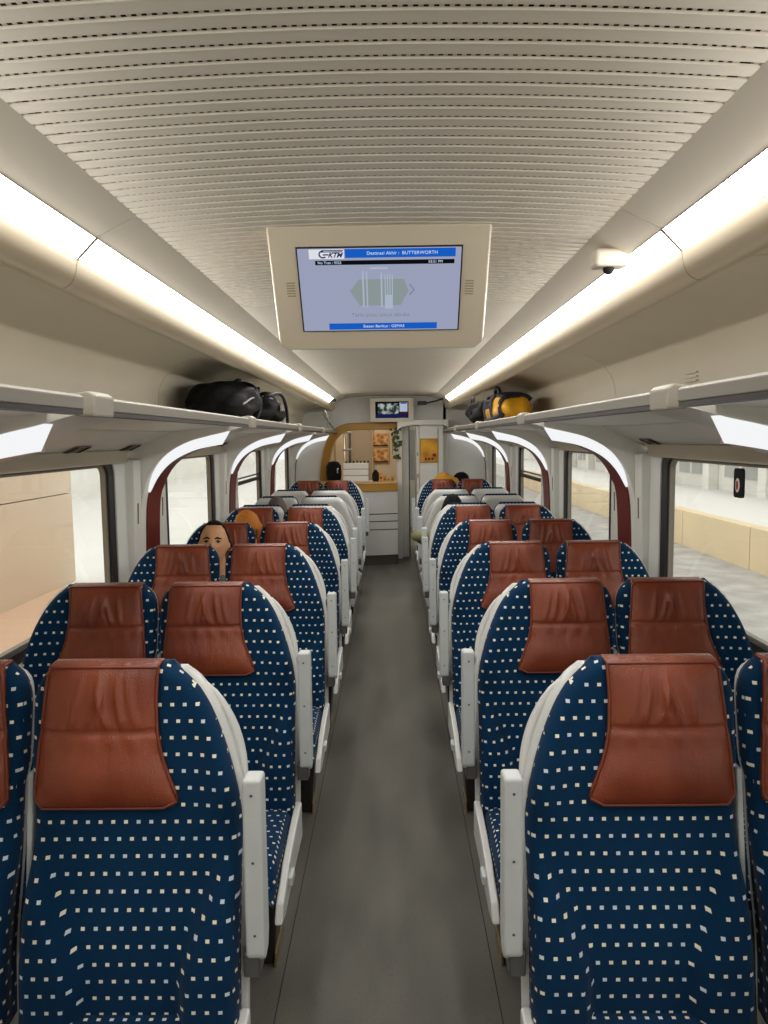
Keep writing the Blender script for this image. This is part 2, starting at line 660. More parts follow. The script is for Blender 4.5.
# ------------------------------------------------------------------ floor
floor = box('floor', M['floor'], -1.5, 1.5, Y_BACK, 15.2, -0.06, 0.0)
tag(floor, 'grey speckled vinyl floor of the railway carriage', 'floor', kind='structure')
for s in (-1, 1):
    box('seam', M['seam'], s * 0.333, s * 0.336, Y_BACK, Y_END, 0.0, 0.0012, floor)

# ------------------------------------------------------------------ ceiling
C_HALF, C_EDGE, C_RISE = 0.60, 2.258, 0.022


def ceil_z(x):
    return C_EDGE + C_RISE * max(0.0, 1 - (x / C_HALF) ** 2)


ceiling = box('ceiling', M['ceil'], -1.5, 1.5, Y_BACK, 15.2, 2.42, 2.46)
tag(ceiling, 'cream carriage ceiling with cross slats and tiny dark holes', 'ceiling', kind='structure')
SL = 0.0450
SL_Y0, SL_Y1 = 0.42, 3.33


def slat_mesh():
    mb = MB()
    xs = [-C_HALF]
    holes = []
    hs, hw = 0.0142, 0.0072
    x = -C_HALF + 0.012
    xs.append(x)
    x += 0.022
    xs.append(x)
    holes.append(1)
    x += 0.006
    while x + hw < C_HALF - 0.040:
        xs.append(x)
        holes.append(len(xs) - 1)
        xs.append(x + hw)
        x += hs
    xs.append(C_HALF - 0.034)
    holes.append(len(xs) - 1)
    xs.append(C_HALF - 0.012)
    xs.append(C_HALF)
    # cross profile in Y: groove with the holes, bead, flat
    prof = [(0.0, 0.0), (0.0012, 0.0025), (0.0018, 0.0025), (0.0100, 0.0025), (0.0108, 0.0025), (0.0120, -0.0010), (0.0142, -0.0010), (0.0160, 0.0), (SL, 0.0)]
    n = len(prof)
    v = [(x, y, ceil_z(x) + dz) for x in xs for y, dz in prof]
    f = []
    for i in range(len(xs) - 1):
        for j in range(n - 1):
            if j == 2 and i in holes:
                continue
            f.append((i * n + j, (i + 1) * n + j, (i + 1) * n + j + 1, i * n + j + 1))
    mb.add(v, f)
    return mb.mesh('ceiling_slat', M['ceil'])


sm = slat_mesh()
k = 0
y = SL_Y0
while y < SL_Y1 - 0.001:
    o = link('ceiling_slat', sm, ceiling, (0, y, 0))
    y += SL
SL_END = y


def arch_sheet(name, y0, y1, m, parent):
    xs = np.linspace(-C_HALF, C_HALF, 17)
    mb = MB()
    mb.solid_band([(x, y0, ceil_z(x)) for x in xs], [(x, y1, ceil_z(x)) for x in xs],
                  [(x, y1, ceil_z(x) + 0.01) for x in xs], [(x, y0, ceil_z(x) + 0.01) for x in xs])
    return mb.build(name, m, parent)


arch_sheet('ceiling_panel', Y_BACK, SL_Y0, M['ceil'], ceiling)
MB().box(-C_HALF - 0.05, C_HALF + 0.05, SL_Y0 - 0.05, SL_END + 0.05, 2.33, 2.34).build('shade_baffle', M['void'], ceiling)  # unseen black sheet added above the slats so their holes stay dark
yy = SL_END
while yy < Y_END - 0.01:
    e = min(yy + PITCH * 0.5, Y_END)
    arch_sheet('ceiling_panel', yy + 0.004, e, M['ceil'], ceiling)
    yy = e
for s in (-1, 1):
    for i, r in enumerate(RIBS):
        y0 = r if i else Y_BACK
        y1 = RIBS[i + 1] if i + 1 < len(RIBS) else Y_END
        if y1 - y0 < 0.1:
            continue
        MB().prism([(s * 0.60, 2.258), (s * 0.704, 2.207), (s * 0.709, 2.217), (s * 0.60, 2.27)], y0 + 0.002, y1 - 0.002).build(
            'ceiling_edge_panel', M['ceil'], ceiling)

# ------------------------------------------------------------------ walls, windows, ribs
WALL = {}
for s in (-1, 1):
    mb = MB()
    mb.prism([(s * 1.36, 0.0), (s * 1.36, 0.86), (s * 1.47, 0.86), (s * 1.47, 0.0)], Y_BACK, Y_END)
    mb.prism([(s * 1.37, 1.64), (s * 1.47, 1.64), (s * 1.47, 2.44), (s * 1.40, 2.44)], Y_BACK, 15.2)
    mb.prism([(s * 1.40, 0.0), (s * 1.40, 1.64), (s * 1.47, 1.64), (s * 1.47, 0.0)], Y_END, 15.2)
    w = mb.build('wall_' + SIDE[s], M['wallw'])
    tag(w, 'white %s carriage wall with windows and overhead bin lining' % SIDE[s], 'wall', kind='structure')
    WALL[s] = w

ARCH = catmull([(1.358, 0.5), (1.345, 0.9), (1.332, 1.28), (1.312, 1.42), (1.268, 1.53), (1.19, 1.62), (1.07, 1.688), (0.95, 1.722), (0.865, 1.741), (0.76, 1.770)], 46)
TIP = max(i for i, p in enumerate(ARCH) if p[0] >= 0.842)
START = min(i for i, p in enumerate(ARCH) if p[1] > 1.40)


def arch_offset(i):
    a = Vector(ARCH[max(i - 1, 0)])
    b = Vector(ARCH[min(i + 1, len(ARCH) - 1)])
    t = (b - a).normalized()
    n = Vector((-abs(t.y), -abs(t.x)))        # towards the aisle and down
    if i <= START:
        w = 0.010
    else:
        u = min(1.0, (i - START) / (TIP - START))
        w = 0.010 + 0.052 * u ** 0.65
    p = Vector(ARCH[i]) + n * w
    return (p.x, p.y)


ARCH_IN = [arch_offset(i) for i in range(len(ARCH))]


def rib(s, r, num):
    root = empty('trim_%d' % num, (s * 1.35, r + 0.13, 0.5))
    tag(root, None, 'wall rib', 'arched wall ribs', 'structure')

    def X(pts, y):
        return [(s * x, y, z) for x, z in pts]

    def place(mb, name, m, **k):
        mb.v = [(x - s * 1.35, y - r - 0.13, z - 0.5) for x, y, z in mb.v]
        return mb.build(name, m, root, **k)

    lo = [p for p in ARCH]
    body = lo + [(0.76, 1.80), (1.15, 1.76), (1.40, 1.63), (1.40, 0.5)]
    place(MB().prism([(s * x, z) for x, z in body], r - 0.03, r + 0.29), 'arch_body', M['panel'])
    for y0, y1 in ((r - 0.15, r - 0.035), (r + 0.295, r + 0.40)):
        st = place(MB().prism([(s * 1.348, 0.5), (s * 1.318, 1.60), (s * 1.40, 1.62), (s * 1.40, 0.5)], y0, y1), 'pillar_strip', M['pillar'], bevel=0.004)
        ym = (y0 + y1) / 2
        place(MB().prism([(s * 1.3265, 1.26), (s * 1.323, 1.37), (s * 1.33, 1.37), (s * 1.333, 1.26)], ym - 0.008, ym + 0.008), 'slot', M['frame'])
    a = [ARCH[i] for i in range(START, TIP + 1)]
    def inner(q):
        k0 = min(int(q), len(ARCH_IN) - 2)
        f = q - k0
        return tuple(ARCH_IN[k0][c] * (1 - f) + ARCH_IN[k0 + 1][c] * f for c in (0, 1))
    b = [inner(START + (i - START) * (1 - 3.6 / (TIP - START) * ((i - START) / (TIP - START)) ** 3)) for i in range(START, TIP + 1)]
    ny = [r + 0.048 - 0.080 * min(1.0, 2.2 * i / (TIP - START)) ** 0.8 for i in range(TIP - START + 1)]
    na = [(s * x, y, z) for (x, z), y in zip(a, ny)]
    place(MB().solid_band(na, X(b, r + 0.05), X(b, r + 0.056), [(x, max(y + 0.004, r + 0.02), z) for x, y, z in na]), 'light_panel', M['rib_light'])
    a = ARCH[:TIP - 3]
    b = ARCH_IN[:TIP - 3]
    far = [r + 0.058 + 0.222 * (1 - max(0.0, (i - START) / (TIP - START)) ** 1.1) for i in range(TIP - 3)]
    place(MB().solid_band(X(b, r + 0.057), [(s * x, y, z) for (x, z), y in zip(b, far)], [(s * x, y, z) for (x, z), y in zip(a, far)], X(a, r + 0.057)), 'maroon_band', M['maroon'])
    return root


n = 0
for s in (-1, 1):
    for k, r in enumerate(RIBS):
        n += 1
        o = rib(s, r, n)
        o['label'] = 'arched wall rib with maroon edge and white lit panel, %s wall, %s from the %s' % (
            SIDE[s], ORD[k - 2] if k >= 2 else ('one behind, ' + ORD[k]), 'camera')

# window bays
BAYS = []
for i in range(-1, len(RIBS)):
    y0 = RIBS[i] + 0.40 if i >= 0 else Y_BACK
    y1 = RIBS[i + 1] - 0.15 if i + 1 < len(RIBS) else None
    if y1 is None or y1 - y0 < 0.5:
        continue
    BAYS.append((i, y0, y1))
wn = 0
for s in (-1, 1):
    for bi, y0, y1 in BAYS:
        wn += 1
        root = empty('window_%d' % wn, (s * 1.40, (y0 + y1) / 2, 0.86))
        idx = bi - 1
        where = '%s window in view from the camera' % ORD[bi - 2] if bi >= 2 else ('beside the camera' if bi == 1 else 'behind the camera')
        tag(root, 'train window with black rubber seal, %s wall, %s' % (SIDE[s], where), 'window', 'carriage windows', 'structure')
        ox, oy, oz = s * 1.40, (y0 + y1) / 2, 0.86

        def place(mb, name, m, **k):
            mb.v = [(x - ox, y - oy, z - oz) for x, y, z in mb.v]
            return mb.build(name, m, root, **k)
        zb, zt = 0.92, 1.585
        p0, p1 = y0 + 0.22, y1 - 0.22
        out = [(y0, 0.86), (y1, 0.86), (y1, 1.64), (y0, 1.64)]
        inn = rrect(p0 - 0.07, p1 + 0.07, zb - 0.05, zt + 0.02, 0.07)
        # frame infill: rounded opening in a flat board
        mb = MB()
        N = len(inn)
        outer = []
        for (yy_, zz_) in inn:
            cy, cz = (p0 + p1) / 2, (zb + zt) / 2
            dy, dz = yy_ - cy, zz_ - cz
            t = min(((y1 - cy) / abs(dy)) if abs(dy) > 1e-6 else 1e9, ((1.64 - cz) / dz if dz > 0 else (cz - 0.86) / -dz) if abs(dz) > 1e-6 else 1e9)
            outer.append((cy + dy * t, cz + dz * t))
        ring_x(mb, outer, inn, s * 1.365, s * 1.41)
        place(mb, 'window_frame', M['wallw'])
        mb = MB()
        ring_x(mb, inn, rrect(p0, p1, zb, zt, 0.06), s * 1.372, s * 1.415)
        place(mb, 'rubber_seal', M['black'])
        mb = MB()
        ring_x(mb, rrect(p0, p1, zb, zt, 0.06), rrect(p0 + 0.012, p1 - 0.012, zb + 0.012, zt - 0.012, 0.05), s * 1.385, s * 1.41)
        place(mb, 'inner_seal', M['rail'])
        place(MB().box(s * 1.395, s * 1.400, p0 + 0.004, p1 - 0.004, zb + 0.004, zt - 0.004), 'pane', M['glass'])
        if bi == 4:
            place(MB().box(s * 1.38, s * 1.41, p0, p1, 1.28, 1.31), 'transom', M['black'])
            place(MB().box(s * 1.38, s * 1.41, p0, p1, 1.335, 1.345), 'transom', M['black'])
        # header over the window
        place(MB().prism([(s * 1.352, 1.588), (s * 1.345, 1.655), (s * 1.41, 1.655), (s * 1.41, 1.588)], y0 - 0.005, y1 + 0.005), 'header', M['header'], bevel=0.004)
        place(MB().box(s * 1.35, s * 1.42, y0, y1, 0.85, 0.875), 'sill', M['wallw'])

# inclined panel above the windows + bin lining + rack
BINP = catmull([(1.22, 1.80), (1.222, 1.90), (1.205, 2.0), (1.13, 2.09), (1.01, 2.137), (0.90, 2.135), (0.84, 2.10)], 22)
LIP = catmull([(0.754, 2.156), (0.758, 2.125), (0.772, 2.096), (0.80, 2.082), (0.83, 2.092), (0.845, 2.115)], 12)
edges = [Y_BACK] + RIBS[1:]
if Y_END - edges[-1] > 0.3:
    edges.append(Y_END)
else:
    edges[-1] = Y_END
RACK = {}
for s in (-1, 1):
    rack = empty('luggage_rack', (s * 0.735, 4.0, 1.80))
    tag(rack, 'long overhead luggage rack along the %s wall' % SIDE[s], 'rack', 'overhead luggage racks')
    RACK[s] = rack

    def placer(mb, name, m, **k):
        mb.v = [(x - s * 0.735, y - 4.0, z - 1.80) for x, y, z in mb.v]
        return mb.build(name, m, rack, **k)
    li = 0
    for i in range(len(edges) - 1):
        y0, y1 = edges[i], edges[i + 1]
        a, b = y0 + 0.003, y1 - 0.003
        # wall lining
        mb = MB()
        mb.solid_band([(s * x, a, z) for x, z in BINP], [(s * x, b, z) for x, z in BINP],
                      [(s * (x + 0.012), b, z + 0.012) for x, z in BINP], [(s * (x + 0.012), a, z + 0.012) for x, z in BINP])
        mb.build('bin_panel', M['bin'], WALL[s], smooth=True, angle=0.6)
        MB().prism([(s * 1.148, 1.742), (s * 1.346, 1.656), (s * 1.40, 1.67), (s * 1.15, 1.765)], a, b).build('cove_panel', M['panel'], WALL[s])
        MB().box(s * 1.20, s * 1.40, a, b, 1.77, 1.79).build('backing_board', M['panel'], WALL[s])
        # rack parts
        placer(MB().prism([(s * 0.835, 1.772), (s * 1.13, 1.748), (s * 1.21, 1.775), (s * 1.21, 1.797), (s * 0.835, 1.799)], a, b), 'shelf', M['panel'])
        placer(MB().box(s * 0.766, s * 0.834, a + 0.1, b - 0.08, 1.786, 1.790), 'frosted_edge', M['frosted'])
        placer(MB().prism([(s * 0.722, 1.778), (s * 0.722, 1.808), (s * 0.733, 1.816), (s * 0.752, 1.806), (s * 0.752, 1.778)], y0 + 0.10, y1 - 0.08), 'rail', M['rail'], bevel=0.003)
        placer(MB().box(s * 0.726, s * 0.764, y0 + 0.10, y1 - 0.08, 1.766, 1.778), 'rail_gap', M['black'])
        placer(MB().prism([(s * 0.718, 1.762), (s * 0.716, 1.816), (s * 0.735, 1.828), (s * 0.775, 1.822), (s * 0.775, 1.765)], y0 - 0.02, y0 + 0.11), 'bracket', M['bracket'], bevel=0.006)
        # light strip
        L = empty('ceiling_light', (s * 0.73, (y0 + y1) / 2, 2.15))
        vis = i - 1
        tag(L, 'glowing white ceiling light strip, %s side, %s' % (SIDE[s], ORD[vis] + ' section from the camera' if vis >= 0 else 'section behind the camera'), 'light', 'ceiling light strips')
        cy = (y0 + y1) / 2

        def pl(mb, name, m, **k):
            mb.v = [(x - s * 0.73, y - cy, z - 2.15) for x, y, z in mb.v]
            return mb.build(name, m, L, **k)
        y1s = min(b, 9.75)
        if y1s > a + 0.1:
            dm = MB().prism([(s * 0.705, 2.205), (s * 0.753, 2.157), (s * 0.760, 2.165), (s * 0.712, 2.215)], a + 0.01, y1s)
            dm.mi = [0] + [1] * (len(dm.f) - 1)
            pl(dm, 'diffuser', [M['strip'], M['ceil']])
        if y1s < b:
            pl(MB().prism([(s * 0.705, 2.205), (s * 0.753, 2.157), (s * 0.760, 2.165), (s * 0.712, 2.215)], max(a, y1s), b), 'end_cover', M['ceil'])
        mb = MB()
        mb.solid_band([(s * x, a, z) for x, z in LIP], [(s * x, b, z) for x, z in LIP],
                      [(s * (x + 0.004), b, z + 0.02) for x, z in LIP], [(s * (x + 0.004), a, z + 0.02) for x, z in LIP])
        pl(mb, 'lip', M['lip'], smooth=True, angle=0.9)

# ------------------------------------------------------------------ wall behind the camera
wb = box('wall_back', M['bin'], -1.5, 1.5, Y_BACK - 0.08, Y_BACK, 0, 2.44)
tag(wb, 'cream end wall of the carriage behind the viewer', 'wall', kind='structure')

# ------------------------------------------------------------------ seats
def table(pts):
    zs = [p[0] for p in pts]
    xs = [p[1] for p in pts]
    g = np.linspace(zs[0], zs[-1], 500)
    v = np.interp(g, zs, xs)
    kk = 11
    pad = np.concatenate([np.full(kk, v[0]), v, np.full(kk, v[-1])])
    v2 = np.convolve(pad, np.ones(2 * kk + 1) / (2 * kk + 1), 'valid')
    return lambda z: float(np.interp(z, g, v2))


# seat faces -Y, its swept shoulder is on -X
OUT = table([(0.30, -0.252), (0.60, -0.252), (0.84, -0.248), (0.90, -0.240), (0.97, -0.222), (1.04, -0.198), (1.10, -0.170), (1.15, -0.135), (1.185, -0.095), (1.20, -0.07)])
INN = table([(0.30, 0.236), (0.925, 0.236), (0.945, 0.246), (1.10, 0.248), (1.14, 0.243), (1.17, 0.228), (1.19, 0.205), (1.20, 0.18)])
Z_TOP = 1.198


def back_y(z):
    return -(1.2 - z) * 0.19 - 0.018 * math.exp(-((z - 0.56) / 0.13) ** 2)


def rnd(d, R):
    if d >= R:
        return 0.0
    d = max(d, 0.0)
    return R - math.sqrt(max(0.0, R * R - (R - d) ** 2))


def sheet(dx_out, dx_in, z0, z1, nz, nx, yf, R, sign):
    """grid over the seat outline; returns rows of points and the boundary"""
    rows = []
    for j in range(nz + 1):
        t = j / nz
        z = z0 + (z1 - z0) * (1 - (1 - t) ** 1.5)
        zz = min(z, Z_TOP)
        xl, xr = OUT(zz) - dx_out, INN(zz) + dx_in
        row = []
        for i in range(nx + 1):
            u = -1 + 2 * i / nx
            u = 0.55 * u + 0.45 * math.sin(u * PI / 2)
            x = (xl + xr) / 2 + (xr - xl) / 2 * u
            d = min(x - xl, xr - x)
            dt = z1 - z
            e = rnd(d, R) + rnd(dt, R) * 0.9
            row.append((x, yf(x, z) + sign * min(e, R), z))
        rows.append(row)
    return rows


def sheet_faces(rows, base=0):
    nx = len(rows[0])
    return [(base + j * nx + i, base + j * nx + i + 1, base + (j + 1) * nx + i + 1, base + (j + 1) * nx + i)
            for j in range(len(rows) - 1) for i in range(nx - 1)]


def boundary(rows):
    nx, nz = len(rows[0]), len(rows)
    b = [(0, i) for i in range(nx)] + [(j, nx - 1) for j in range(1, nz)] + [(nz - 1, i) for i in range(nx - 2, -1, -1)] + [(j, 0) for j in range(nz - 2, 0, -1)]
    return b


def join_sheets(A, B):
    """closed body from a front and a back grid of the same size"""
    mb = MB()
    mb.add([p for r in A for p in r], sheet_faces(A))
    base = len(mb.v)
    mb.add([p for r in B for p in r], [tuple(reversed(f)) for f in sheet_faces(B)])
    nx = len(A[0])
    bd = boundary(A)
    f = []
    for k in range(len(bd)):
        a, b = bd[k], bd[(k + 1) % len(bd)]
        ia, ib = a[0] * nx + a[1], b[0] * nx + b[1]
        f.append((ib, ia, base + ia, base + ib))
    mb.f += f
    mb.mi += [0] * len(f)
    return mb


def sst(a, b, x):
    t = max(0.0, min(1.0, (x - a) / (b - a)))
    return t * t * (3 - 2 * t)


def pad_front(x, z):
    y = back_y(z)
    # side bolsters widen towards the seat, centre panel sinks in
    edge_l = -0.205 + 0.085 * sst(0.80, 0.50, z)
    edge_r = 0.190 - 0.085 * sst(0.80, 0.50, z)
    h = 0.046 * sst(0.82, 0.66, z)
    y -= h * (sst(edge_l + 0.012, edge_l - 0.022, x) + sst(edge_r - 0.012, edge_r + 0.022, x))
    # shoulder wing curls forward a little on the swept side
    y -= 0.020 * sst(-0.13, -0.22, x) * sst(0.80, 0.95, z)
    # cross seam
    y += 0.004 * math.exp(-((z - 0.685) / 0.006) ** 2) * (1 if edge_l < x < edge_r else 0)
    return y


HR_OUT = table([(0.87, -0.108), (0.90, -0.106), (0.94, -0.090), (0.99, -0.070), (1.05, -0.058), (1.12, -0.054), (1.22, -0.058)])
HR_IN = table([(0.87, 0.222), (0.95, 0.219), (1.05, 0.211), (1.12, 0.205), (1.22, 0.196)])
HZ0, HZ1 = 0.880, 1.196


def headrest_y(x, z, a, b):
    """a: 0..1 across, b: 0..1 upwards"""
    y = back_y(z) - 0.012
    puff = (1 - abs(2 * a - 1) ** 6) * (1 - abs(2 * b - 1) ** 8)
    y -= 0.018 * puff
    y -= 0.010 * math.exp(-((b - 0.24) / 0.17) ** 2) * (1 - abs(2 * a - 1) ** 4)
    zs = 1.052
    y += 0.0065 * math.exp(-((z - zs) / 0.0045) ** 2)
    # folds rising from the seam
    fold = 0.0
    for c, sl, wd, amp in ((0.27, 0.6, 0.026, 0.8), (0.40, 0.9, 0.019, 1.0), (0.50, -0.2, 0.022, 0.9), (0.61, -0.8, 0.018, 1.0), (0.72, -0.3, 0.026, 0.7), (0.16, 0.7, 0.03, 0.4)):
        cc = c + sl * (z - zs) * 1.2
        fold += amp * math.exp(-((a - cc) / wd) ** 2)
    env = sst(zs + 0.004, zs + 0.03, z) * (1 - sst(zs + 0.06, zs + 0.14, z))
    y -= 0.0135 * fold * env
    env2 = sst(zs - 0.05, zs - 0.012, z) * (1 - sst(zs - 0.01, zs, z))
    y -= 0.0045 * env2 * (0.5 + 0.5 * math.sin(a * 34 + 1.0))
    return y


def headrest_mesh(mirror):
    nx, nz = 44, 44
    A, B = [], []
    for j in range(nz + 1):
        b = j / nz
        z = HZ0 + (HZ1 - HZ0) * b
        r = 0.018
        inset = rnd(z - HZ0, r)
        xl, xr = HR_OUT(z) + inset, HR_IN(z) - inset
        ra, rb = [], []
        for i in range(nx + 1):
            a = i / nx
            x = xl + (xr - xl) * a
            y = headrest_y(x, z, a, b)
            ra.append((x, y, z))
            rb.append((x, back_y(z) + 0.004, z))
        A.append(ra)
        B.append(rb)
    # fold over the top
    for q in range(1, 5):
        t = q / 4 * PI / 2
        ra, rb = [], []
        for (x, y, z), (xb, yb, zb) in zip(A[nz], B[nz]):
            ra.append((x, y + 0.012 * 0 + (0.050) * math.sin(t) * (q / 4), z + 0.007 * math.sin(t)))
            rb.append((xb, yb + 0.045 * (q / 4), zb - 0.002))
        A.append(ra)
        B.append(rb)
    me = join_sheets(A, B).mesh('headrest', M['leather'], smooth=True, mirror=mirror)
    path = [A[j][0] for j in range(nz, -1, -3)] + [A[0][i] for i in range(2, nx - 1, 4)] + [A[j][nx] for j in range(0, nz + 1, 3)]
    path = [(x, y - 0.0015, z) for x, y, z in path]
    path += [(x, y - 0.0015, z) for x, y, z in [A[nz][i] for i in range(nx - 2, 0, -4)]]
    pp = MB().tube(path + [path[0]], 0.0034, 6, cap=False).mesh('piping', M['piping'], smooth=True, mirror=mirror)
    return me, pp


def seat_meshes(mirror):
    D = {}
    A = sheet(0.0, 0.0, 0.40, Z_TOP, 38, 34, pad_front, 0.036, 1)
    B = sheet(-0.004, -0.004, 0.40, Z_TOP - 0.002, 38, 34, lambda x, z: back_y(z) + 0.050, 0.004, 1)
    D['backrest'] = join_sheets(A, B).mesh('backrest', M['fabric'], smooth=True, uv='front', mirror=mirror)
    A = sheet(0.011, -0.006, 0.33, Z_TOP - 0.016, 26, 20, lambda x, z: back_y(z) + 0.034, 0.008, 1)
    B = sheet(0.011, -0.006, 0.33, Z_TOP - 0.016, 26, 20, lambda x, z: back_y(z) + 0.105 + 0.012 * math.sin(PI * (z - 0.33) / 0.87), 0.045, -1)
    D['back_shell'] = join_sheets(A, B).mesh('back_shell', M['shell'], smooth=True, mirror=mirror, angle=0.9)
    A = sheet(0.007, -0.006, 0.33, Z_TOP - 0.016, 26, 20, lambda x, z: back_y(z) + 0.034, 0.008, 1)
    B = sheet(0.007, -0.006, 0.33, Z_TOP - 0.016, 26, 20, lambda x, z: back_y(z) + 0.105 + 0.012 * math.sin(PI * (z - 0.33) / 0.87), 0.045, -1)
    D['slim_shell'] = join_sheets(A, B).mesh('back_shell', M['shell'], smooth=True, mirror=mirror, angle=0.9)
    # shoulder grab handle
    pts = []
    for t in np.linspace(0, 1, 12):
        z = 0.90 + 0.235 * t
        bow = math.sin(PI * t) ** 0.6
        pts.append((OUT(z) - 0.006 - 0.012 * bow, back_y(z) + 0.060 + 0.012 * bow, z))
    D['grab_handle'] = MB().tube(pts, [0.007 + 0.004 * math.sin(PI * i / 11) for i in range(12)], 8).mesh('grab_handle', M['shell'], smooth=True, mirror=mirror)
    D['headrest'], D['piping'] = headrest_mesh(mirror)
    # cushion
    mb = MB()
    nx, ny = 16, 22
    top, bot = [], []
    for j in range(ny + 1):
        t = j / ny
        y = -0.155 - 0.47 * t
        ra, rb = [], []
        for i in range(nx + 1):
            u = -1 + 2 * i / nx
            u = 0.5 * u + 0.5 * math.sin(u * PI / 2)
            x = -0.008 + 0.236 * u
            d = min(x + 0.244, 0.228 - x)
            z = 0.452 - 0.02 * (1 - t) - rnd(d, 0.035) - 0.07 * sst(0.72, 1.0, t) ** 2 - 0.012 * math.exp(-(x / 0.12) ** 2) * math.sin(PI * t)
            ra.append((x, y, z))
            rb.append((x, y + 0.02 * sst(0.8, 1.0, t), 0.325 + 0.02 * t))
        top.append(ra)
        bot.append(rb)
    D['cushion'] = join_sheets(top, bot).mesh('cushion', M['fabric'], smooth=True, uv=True, mirror=mirror, angle=0.9)
    # white side skirt on the swept side
    sk = [(-0.13, 0.43), (-0.30, 0.415), (-0.46, 0.39), (-0.60, 0.345), (-0.64, 0.30), (-0.56, 0.285), (-0.35, 0.30), (-0.13, 0.30)]
    mb = MB()
    n_ = len(sk)
    mb.add([(-0.272, y, z) for y, z in sk] + [(-0.248, y, z) for y, z in sk],
           [tuple(range(n_)), tuple(range(2 * n_ - 1, n_ - 1, -1))] + [(i, (i + 1) % n_, n_ + (i + 1) % n_, n_ + i) for i in range(n_)])
    D['side_skirt'] = mb.mesh('side_skirt', M['shell'], bevel=0.006, mirror=mirror)
    D['recline_lever'] = MB().box(-0.285, -0.270, -0.50, -0.44, 0.335, 0.365).mesh('recline_lever', M['arm'], bevel=0.004, mirror=mirror)
    # folded-up armrest, pivot at its foot
    mb = MB()
    prof = [(-0.155, 0.57), (-0.150, 0.98), (-0.085, 0.975), (-0.085, 0.60), (-0.10, 0.56), (-0.14, 0.552)]
    n_ = len(prof)
    mb.add([(-0.312, y, z) for y, z in prof] + [(-0.270, y, z) for y, z in prof],
           [tuple(range(n_)), tuple(range(2 * n_ - 1, n_ - 1, -1))] + [(i, (i + 1) % n_, n_ + (i + 1) % n_, n_ + i) for i in range(n_)])
    D['armrest'] = mb.mesh('armrest', M['arm'], bevel=0.007, seg=3, mirror=mirror)
    mb = MB()
    prof = [(-0.085, 0.57), (-0.030, 0.945), (0.02, 0.945), (-0.03, 0.56)]
    mb.add([(0.241, y, z) for y, z in prof] + [(0.256, y, z) for y, z in prof],
           [(0, 1, 2, 3), (7, 6, 5, 4)] + [(i, (i + 1) % 4, 4 + (i + 1) % 4, 4 + i) for i in range(4)])
    D['middle_armrest'] = mb.mesh('middle_armrest', M['arm'], bevel=0.006, mirror=mirror)
    for k, z in enumerate((0.945, 0.79, 0.62)):
        y = -0.155 + (z - 0.57) * 0.005 / 0.41
        mb = MB()
        m_ = 8
        mb.add([(-0.291 + 0.0035 * math.cos(2 * PI * i / m_), y - 0.0012, z + 0.0035 * math.sin(2 * PI * i / m_)) for i in range(m_)], [tuple(range(m_))])
        D['screw%d' % k] = mb.mesh('screw', M['screw'], mirror=mirror)
    D['pivot'] = MB().box(-0.300, -0.262, -0.150, -0.095, 0.515, 0.575).mesh('pivot', M['screw'], bevel=0.005, mirror=mirror)
    # under-frame and pedestal leg
    D['under_frame'] = MB().box(-0.23, 0.235, -0.54, -0.12, 0.27, 0.325).mesh('under_frame', M['frame'], bevel=0.01, mirror=mirror)
    mb = MB()
    a = [(-0.225, -0.42, 0.27), (-0.145, -0.42, 0.27), (-0.145, -0.24, 0.27), (-0.225, -0.24, 0.27)]
    b = [(-0.205, -0.40, 0.0), (-0.145, -0.40, 0.0), (-0.145, -0.26, 0.0), (-0.205, -0.26, 0.0)]
    mb.add(a + b, [(0, 1, 2, 3), (7, 6, 5, 4)] + [(i, (i + 1) % 4, 4 + (i + 1) % 4, 4 + i) for i in range(4)])
    D['leg'] = mb.mesh('leg', M['leg'], bevel=0.012, seg=3, mirror=mirror)
    mb = MB()
    mb.solid_band([(-0.213, -0.41, 0.0), (-0.213, -0.25, 0.0)], [(-0.206, -0.41, 0.0), (-0.206, -0.25, 0.0)],
                  [(-0.209, -0.41, 0.05), (-0.209, -0.25, 0.05)], [(-0.214, -0.41, 0.05), (-0.214, -0.25, 0.05)])
    D['foot_edge'] = mb.mesh('foot_edge', M['brass'], mirror=mirror)
    return D


SM = {False: seat_meshes(False), True: seat_meshes(True)}


def seat_proto(mirror, aisle):
    D = SM[mirror]
    root = empty('train_seat')
    for nme in ('backrest', 'cushion', 'side_skirt', 'under_frame'):
        link(nme, D[nme], root)
    sh = link('back_shell', D['back_shell' if aisle else 'slim_shell'], root)
    if aisle:
        link('grab_handle', D['grab_handle'], sh)
    h = link('headrest', D['headrest'], root)
    link('piping', D['piping'], h)
    lg = link('leg', D['leg'], root)
    if aisle:
        link('foot_edge', D['foot_edge'], lg)
        link('recline_lever', D['recline_lever'], root)
        ar = link('armrest', D['armrest'], root)
        for k in range(3):
            link('screw', D['screw%d' % k], ar)
        link('pivot', D['pivot'], ar)
        link('middle_armrest', D['middle_armrest'], root)
    return root


PROTO = {}


def place_seat(mirror, aisle, loc, rz, label, group, drop=0.0):
    key = (mirror, aisle)
    if key not in PROTO:
        PROTO[key] = o = seat_proto(mirror, aisle)
    else:
        o = copy_tree(PROTO[key])
    o.location = loc
    o.rotation_euler = (0, 0, rz)
    for ch in o.children:
        if ch.name.startswith('headrest'):
            ch.location = (0, -0.19 * drop, -drop)
    o.scale = (1, 1, 0.984)
    tag(o, label, 'seat', group)
    return o


